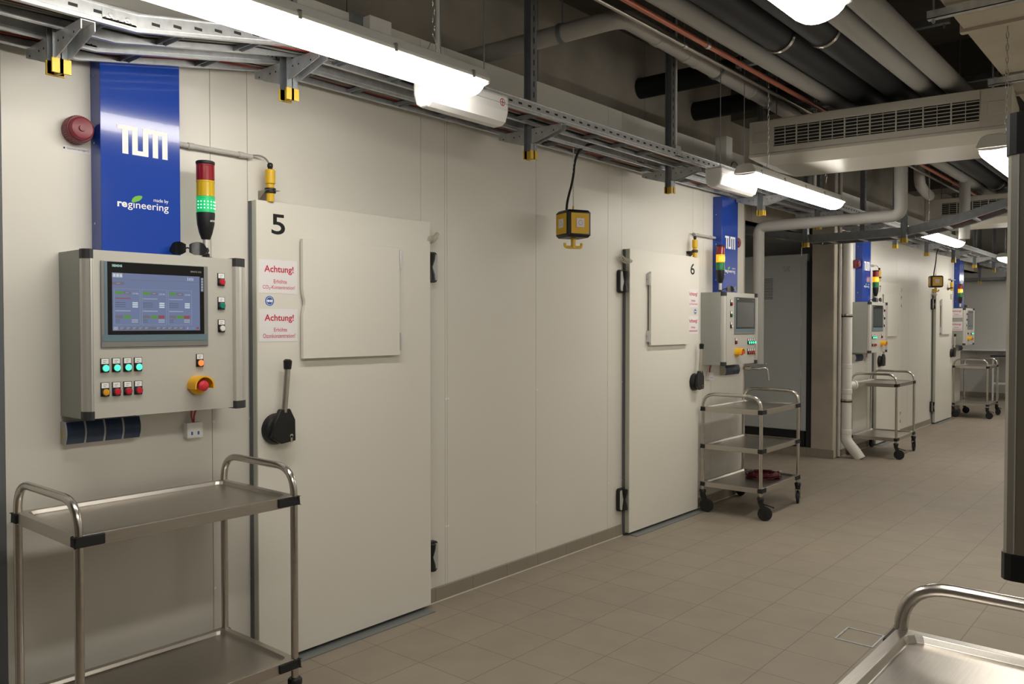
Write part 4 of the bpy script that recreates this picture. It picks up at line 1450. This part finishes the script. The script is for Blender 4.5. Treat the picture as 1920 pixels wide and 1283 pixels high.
# ------------------------------------------------------------------ fan coil units
def fan_coil(label, x0, x1, y, ang=0.0):
    t = thing('fan_coil_unit', label, 'fan coil unit', (x0, y, 2.6), rotz=ang, group='fan coil units')
    d = 0.62
    zt, zm, zb = 2.965, 2.735, 2.645
    mb = MB()
    mb.box(x0, x1, y + 0.02, y + d, zm, zt, M_fan)
    for a, b in ((x0, x0 + 0.17), (x1 - 0.17, x1)):
        mb.box(a, b, y, y + 0.02, zm, zt, M_fan)
    mb.box(x0 + 0.17, x1 - 0.17, y, y + 0.02, zm, zm + 0.042, M_fan)
    mb.box(x0 + 0.17, x1 - 0.17, y, y + 0.02, zt - 0.055, zt, M_fan)
    build('casing', mb, t, bevel=0.003)
    mb = MB()
    gx0, gx1 = x0 + 0.17, x1 - 0.17
    mb.box(gx0, gx1, y + 0.016, y + 0.0195, zm + 0.042, zt - 0.055, M_slot)
    n = 8
    for k in range(n + 1):
        px = gx0 + (gx1 - gx0) * k / n
        mb.box(px - 0.004, px + 0.004, y + 0.001, y + 0.016, zm + 0.042, zt - 0.055, M_fan)
        if k < n:
            px += (gx1 - gx0) / n / 2
            mb.box(px - 0.0015, px + 0.0015, y + 0.004, y + 0.016, zm + 0.042, zt - 0.055, M_fan)
    for k in range(6):
        z = zm + 0.050 + 0.0225 * k
        mb.box(gx0, gx1, y + 0.003, y + 0.012, z, z + 0.004, M_fan)
    build('grille', mb, t, label='dark slotted air grille')
    for a in (x0 + 0.03, x1 - 0.13):
        mb = MB()
        mb.box(a, a + 0.10, y - 0.004, y, zm + 0.07, zm + 0.15, M_fan)
        build('access_cover', mb, t, bevel=0.002)
    mb = MB()
    ring = lambda a, b, c, e, z: [(a, c, z), (b, c, z), (b, e, z), (a, e, z)]
    mb.ring_loft([ring(x0 - .004, x1 + .004, y - .004, y + d, zm - .001), ring(x0 - .004, x1 + .004, y - .004, y + d, zm - 0.022), ring(x0 + 0.17, x1 - 0.06, y + 0.05, y + d - .05, zb)], M_fan, False)
    build('drip_tray', mb, t, bevel=0.004, label='sloped bottom tray')
    for px in (x0 + 0.1, x1 - 0.1):
        mb = MB(); mb.tube([(px, y + 0.3, zt), (px, y + 0.3, 3.9)], 0.004, M_galvd, 6)
        build('hanger_rod', mb, t)

fan_coil('large cream fan coil unit with a dark grille hanging across the corridor in front', 0.69, 2.30, 5.60, math.radians(5.4))
fan_coil('farther cream fan coil unit hanging across the corridor behind the crossing ladder', 0.69, 2.29, 10.40)

# ------------------------------------------------------------------ cream ventilation duct with its struts
t = thing('ventilation_duct', 'wide cream ventilation duct under the ceiling at the top right', 'duct', (2.65, 6, 2.98))
for k, (a, b) in enumerate(((1.6, 2.98), (3.0, 4.72), (4.74, 6.22), (6.24, 8.4), (8.42, 10.9), (10.92, 13.4), (13.42, 16.4))):
    mb = MB(); mb.box(2.24, 3.15, a, b, 3.03, 3.38, M_ductcream)
    build('duct_section', mb, t, bevel=0.002)
    mb = MB(); mb.box(2.222, 3.165, b - 0.012, b + 0.032, 3.014, 3.395, M_ductcream)
    build('flange', mb, t)
for k, y in enumerate((2.4, 4.30, 5.72, 7.3, 9.2, 11.6, 14.2)):
    t = thing('duct_strut', 'steel channel strut under the cream duct, ' + ['behind the top right lamp', 'cut by the top right corner', 'at the end of the near fan coil unit', 'beyond the near fan coil unit', 'above the crossing ladder',
              'behind the farther fan coil unit', 'farthest back'][k], 'strut', (2.65, y, 2.93), group='duct struts')
    mb = MB(); mb.box(2.17, 3.20, y - 0.02, y + 0.02, 2.974, 2.978, M_galv)
    for q in (-1, 1):
        mb.box(2.17, 3.20, y + q * 0.02, y + q * 0.017, 2.974, 3.013, M_galv)
    build('channel', mb, t)
    for px in (2.195, 3.18):
        mb = MB(); mb.tube([(px, y, 2.955), (px, y, 3.9)], 0.005, M_galvd, 6); mb.lathe((px, y, 2.962), 'z', [(0, 0), (0.009, 0), (0.009, 0.009), (0, 0.009)], M_galvd, 6)
        build('threaded_rod', mb, t)
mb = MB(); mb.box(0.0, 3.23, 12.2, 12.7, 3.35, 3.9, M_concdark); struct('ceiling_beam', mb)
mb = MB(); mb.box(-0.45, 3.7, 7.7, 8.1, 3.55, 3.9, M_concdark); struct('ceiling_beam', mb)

# ------------------------------------------------------------------ electrical cabinet in the recess
t = thing('electrical_cabinet', 'tall grey electrical cabinet standing on a black plinth in the recess beside door 6', 'cabinet', (-0.7, 9.7, 0.1))
cx0, cx1, cy = -1.16, -0.325, 9.42
mb = MB(); mb.box(cx0, cx1, cy + 0.02, cy + 0.44, 0.285, 2.34, M_cab); build('cabinet_body', mb, t, bevel=0.003)
mb = MB(); mb.box(cx0 + 0.003, cx1 - 0.062, cy, cy + 0.019, 0.295, 2.33, M_cab)
text_xz(mb, 'TU-RG', cy - 0.0006, -0.60, -0.52, 2.14, 2.20, mat('print_dim', (0.22, 0.23, 0.23), 0.6))
dr = build('cabinet_door', mb, t, bevel=0.003)
mb = MB(); mb.box(cx0 + 0.008, cx1 - 0.012, cy + 0.006, cy + 0.42, 0.101, 0.283, M_black); build('plinth', mb, t, label='black plinth')
for z in (2.36, 1.55, 0.95):
    mb = MB(); mb.cyl((cx1 - 0.058, cy - 0.004, z - 0.05), (cx1 - 0.058, cy - 0.004, z + 0.05), 0.007, M_galv, 10)
    build('door_hinge', mb, t)
mb = MB()
mb.box(-0.93, -0.695, cy - 0.006, cy, 1.80, 2.08, M_cab)
for k in range(14):
    mb.box(-0.905, -0.72, cy - 0.007, cy - 0.0058, 1.823 + 0.018 * k, 1.829 + 0.018 * k, M_slot)
build('vent', mb, dr, label='slotted vent plate')
mb = MB(); mb.box(-0.322, -0.27, 9.43, 9.92, 0.101, 2.25, M_black2); build('gap_shade', mb, kind='structure')  # black box standing in for the shade in the gap between cabinet and column

# water tap at the end of the wall
t = thing('water_tap', 'chrome water tap on the wall end below the thick vertical grey pipe', 'tap', (0.0, 7.065, 1.09))
mb = MB(); mb.tube([(-0.02, 7.065, 1.125), (0.06, 7.065, 1.125)], 0.018, M_steel, 14); mb.tube([(0.05, 7.065, 1.125), (0.125, 7.09, 1.120)], 0.012, M_steel, 12)
build('valve_body', mb, t)
mb = MB(); mb.tube(bend([(0.11, 7.085, 1.12), (0.19, 7.12, 1.135), (0.20, 7.125, 1.02)], 0.035, 6), 0.009, M_steel, 12)
build('spout', mb, t)
mb = MB(); mb.bar((0.12, 7.09, 1.135), (0.18, 7.10, 1.17), 0.012, 0.008, M_steel); mb.lathe((0.18, 7.10, 1.165), 'z', [(0, 0), (0.014, 0), (0.014, 0.012), (0, 0.014)], M_steel, 10)
build('lever', mb, t)

# ------------------------------------------------------------------ far end
t = thing('wall_shelf', 'narrow white shelf on the end wall', 'shelf', (-0.2, 19.4, 0.98))
mb = MB(); mb.box(-0.75, 1.6, 19.22, 19.5, 0.975, 1.0, M_embox); build('board', mb, t, bevel=0.002)
for px in (-0.5, 0.0, 0.8):
    mb = MB(); mb.prism([(19.24, 0.975), (19.5, 0.975), (19.5, 0.85)], 'yz', px, px + 0.01, M_embox); build('shelf_bracket', mb, t)
t = thing('lab_table', 'white table with a black top by the end wall', 'table', (0.5, 18.9, 0))
mb = MB(); mb.box(-0.08, 1.3, 18.6, 19.2, 0.88, 0.905, M_benchtop); build('tabletop', mb, t, label='black tabletop', bevel=0.002)
for px in (-0.05, 1.24):
    for py in (18.63, 19.14):
        mb = MB(); mb.box(px, px + 0.03, py, py + 0.03, 0, 0.88, M_embox); build('leg', mb, t)
mb = MB(); mb.box(-0.02, 1.24, 18.64, 18.66, 0.33, 0.37, M_embox); build('rail', mb, t)

# dark ladders high on the end wall
for z, lab in ((2.42, 'lower of two dark cable ladders in front of the end wall'), (2.78, 'upper of two dark cable ladders in front of the end wall')):
    t = thing('cable_ladder', lab, 'cable ladder', (1.2, 19.3, z), group='cable ladders')
    for py in (19.0, 19.4):
        mb = MB(); mb.box(-1.2, 3.1, py, py + 0.005, z, z + 0.06, M_galvd); build('side_rail', mb, t)
    for k in range(14):
        mb = MB(); mb.box(-1.1 + 0.3 * k, -1.07 + 0.3 * k, 19.005, 19.40, z, z + 0.02, M_galvd); build('rung', mb, t)
    mb = MB(); mb.box(-1.2, 3.1, 19.02, 19.39, z + 0.021, z + 0.05, M_black2); build('cables', mb, t, label='dark packed cables')
hanger(-0.35, 18.95, 2.36, 'hanger with yellow end cap on the end wall ladders, left one', False)
hanger(0.15, 18.95, 2.36, 'hanger with yellow end cap on the end wall ladders, right one', False)

# ------------------------------------------------------------------ control box at the right edge (opposite wall)
t = thing('control_box', 'grey control box seen edge on at the right border of the photo', 'control box', (3.23, 1.5, 1.19), group='control boxes')
mb = MB(); mb.box(3.048, 3.229, 1.225, 1.86, 1.19, 1.79, M_alushade); build('enclosure', mb, t, bevel=0.002)
mb = MB(); mb.box(3.011, 3.048, 1.257, 1.83, 1.192, 1.788, M_box); build('front_panel', mb, t)
for q, sg in ((1.225, 1), (1.86, -1)):
    sec = [(3.049, 0.0), (3.022, 0.0), (3.014, 0.003), (3.009, 0.012), (3.008, 0.031), (3.049, 0.031)]
    mb = MB(); mb.prism([(p[0], q + sg * p[1]) for p in sec], 'xy', 1.225, 1.742, M_alushade)
    for xx in (3.022, 3.036):
        mb.box(xx, xx + .0015, q - sg * .001, q + sg * 0.006, 1.226, 1.741, M_sockgrey)
    pf = build('corner_profile', mb, t, label='rounded aluminium corner profile')
    for z0_, z1_ in ((1.190, 1.225), (1.742, 1.795)):
        mb = MB(); mb.prism([(p[0] - .002, q + sg * (p[1] - .001)) for p in sec], 'xy', z0_, z1_, M_black)
        build('corner_cap', mb, pf, label='black corner cap')
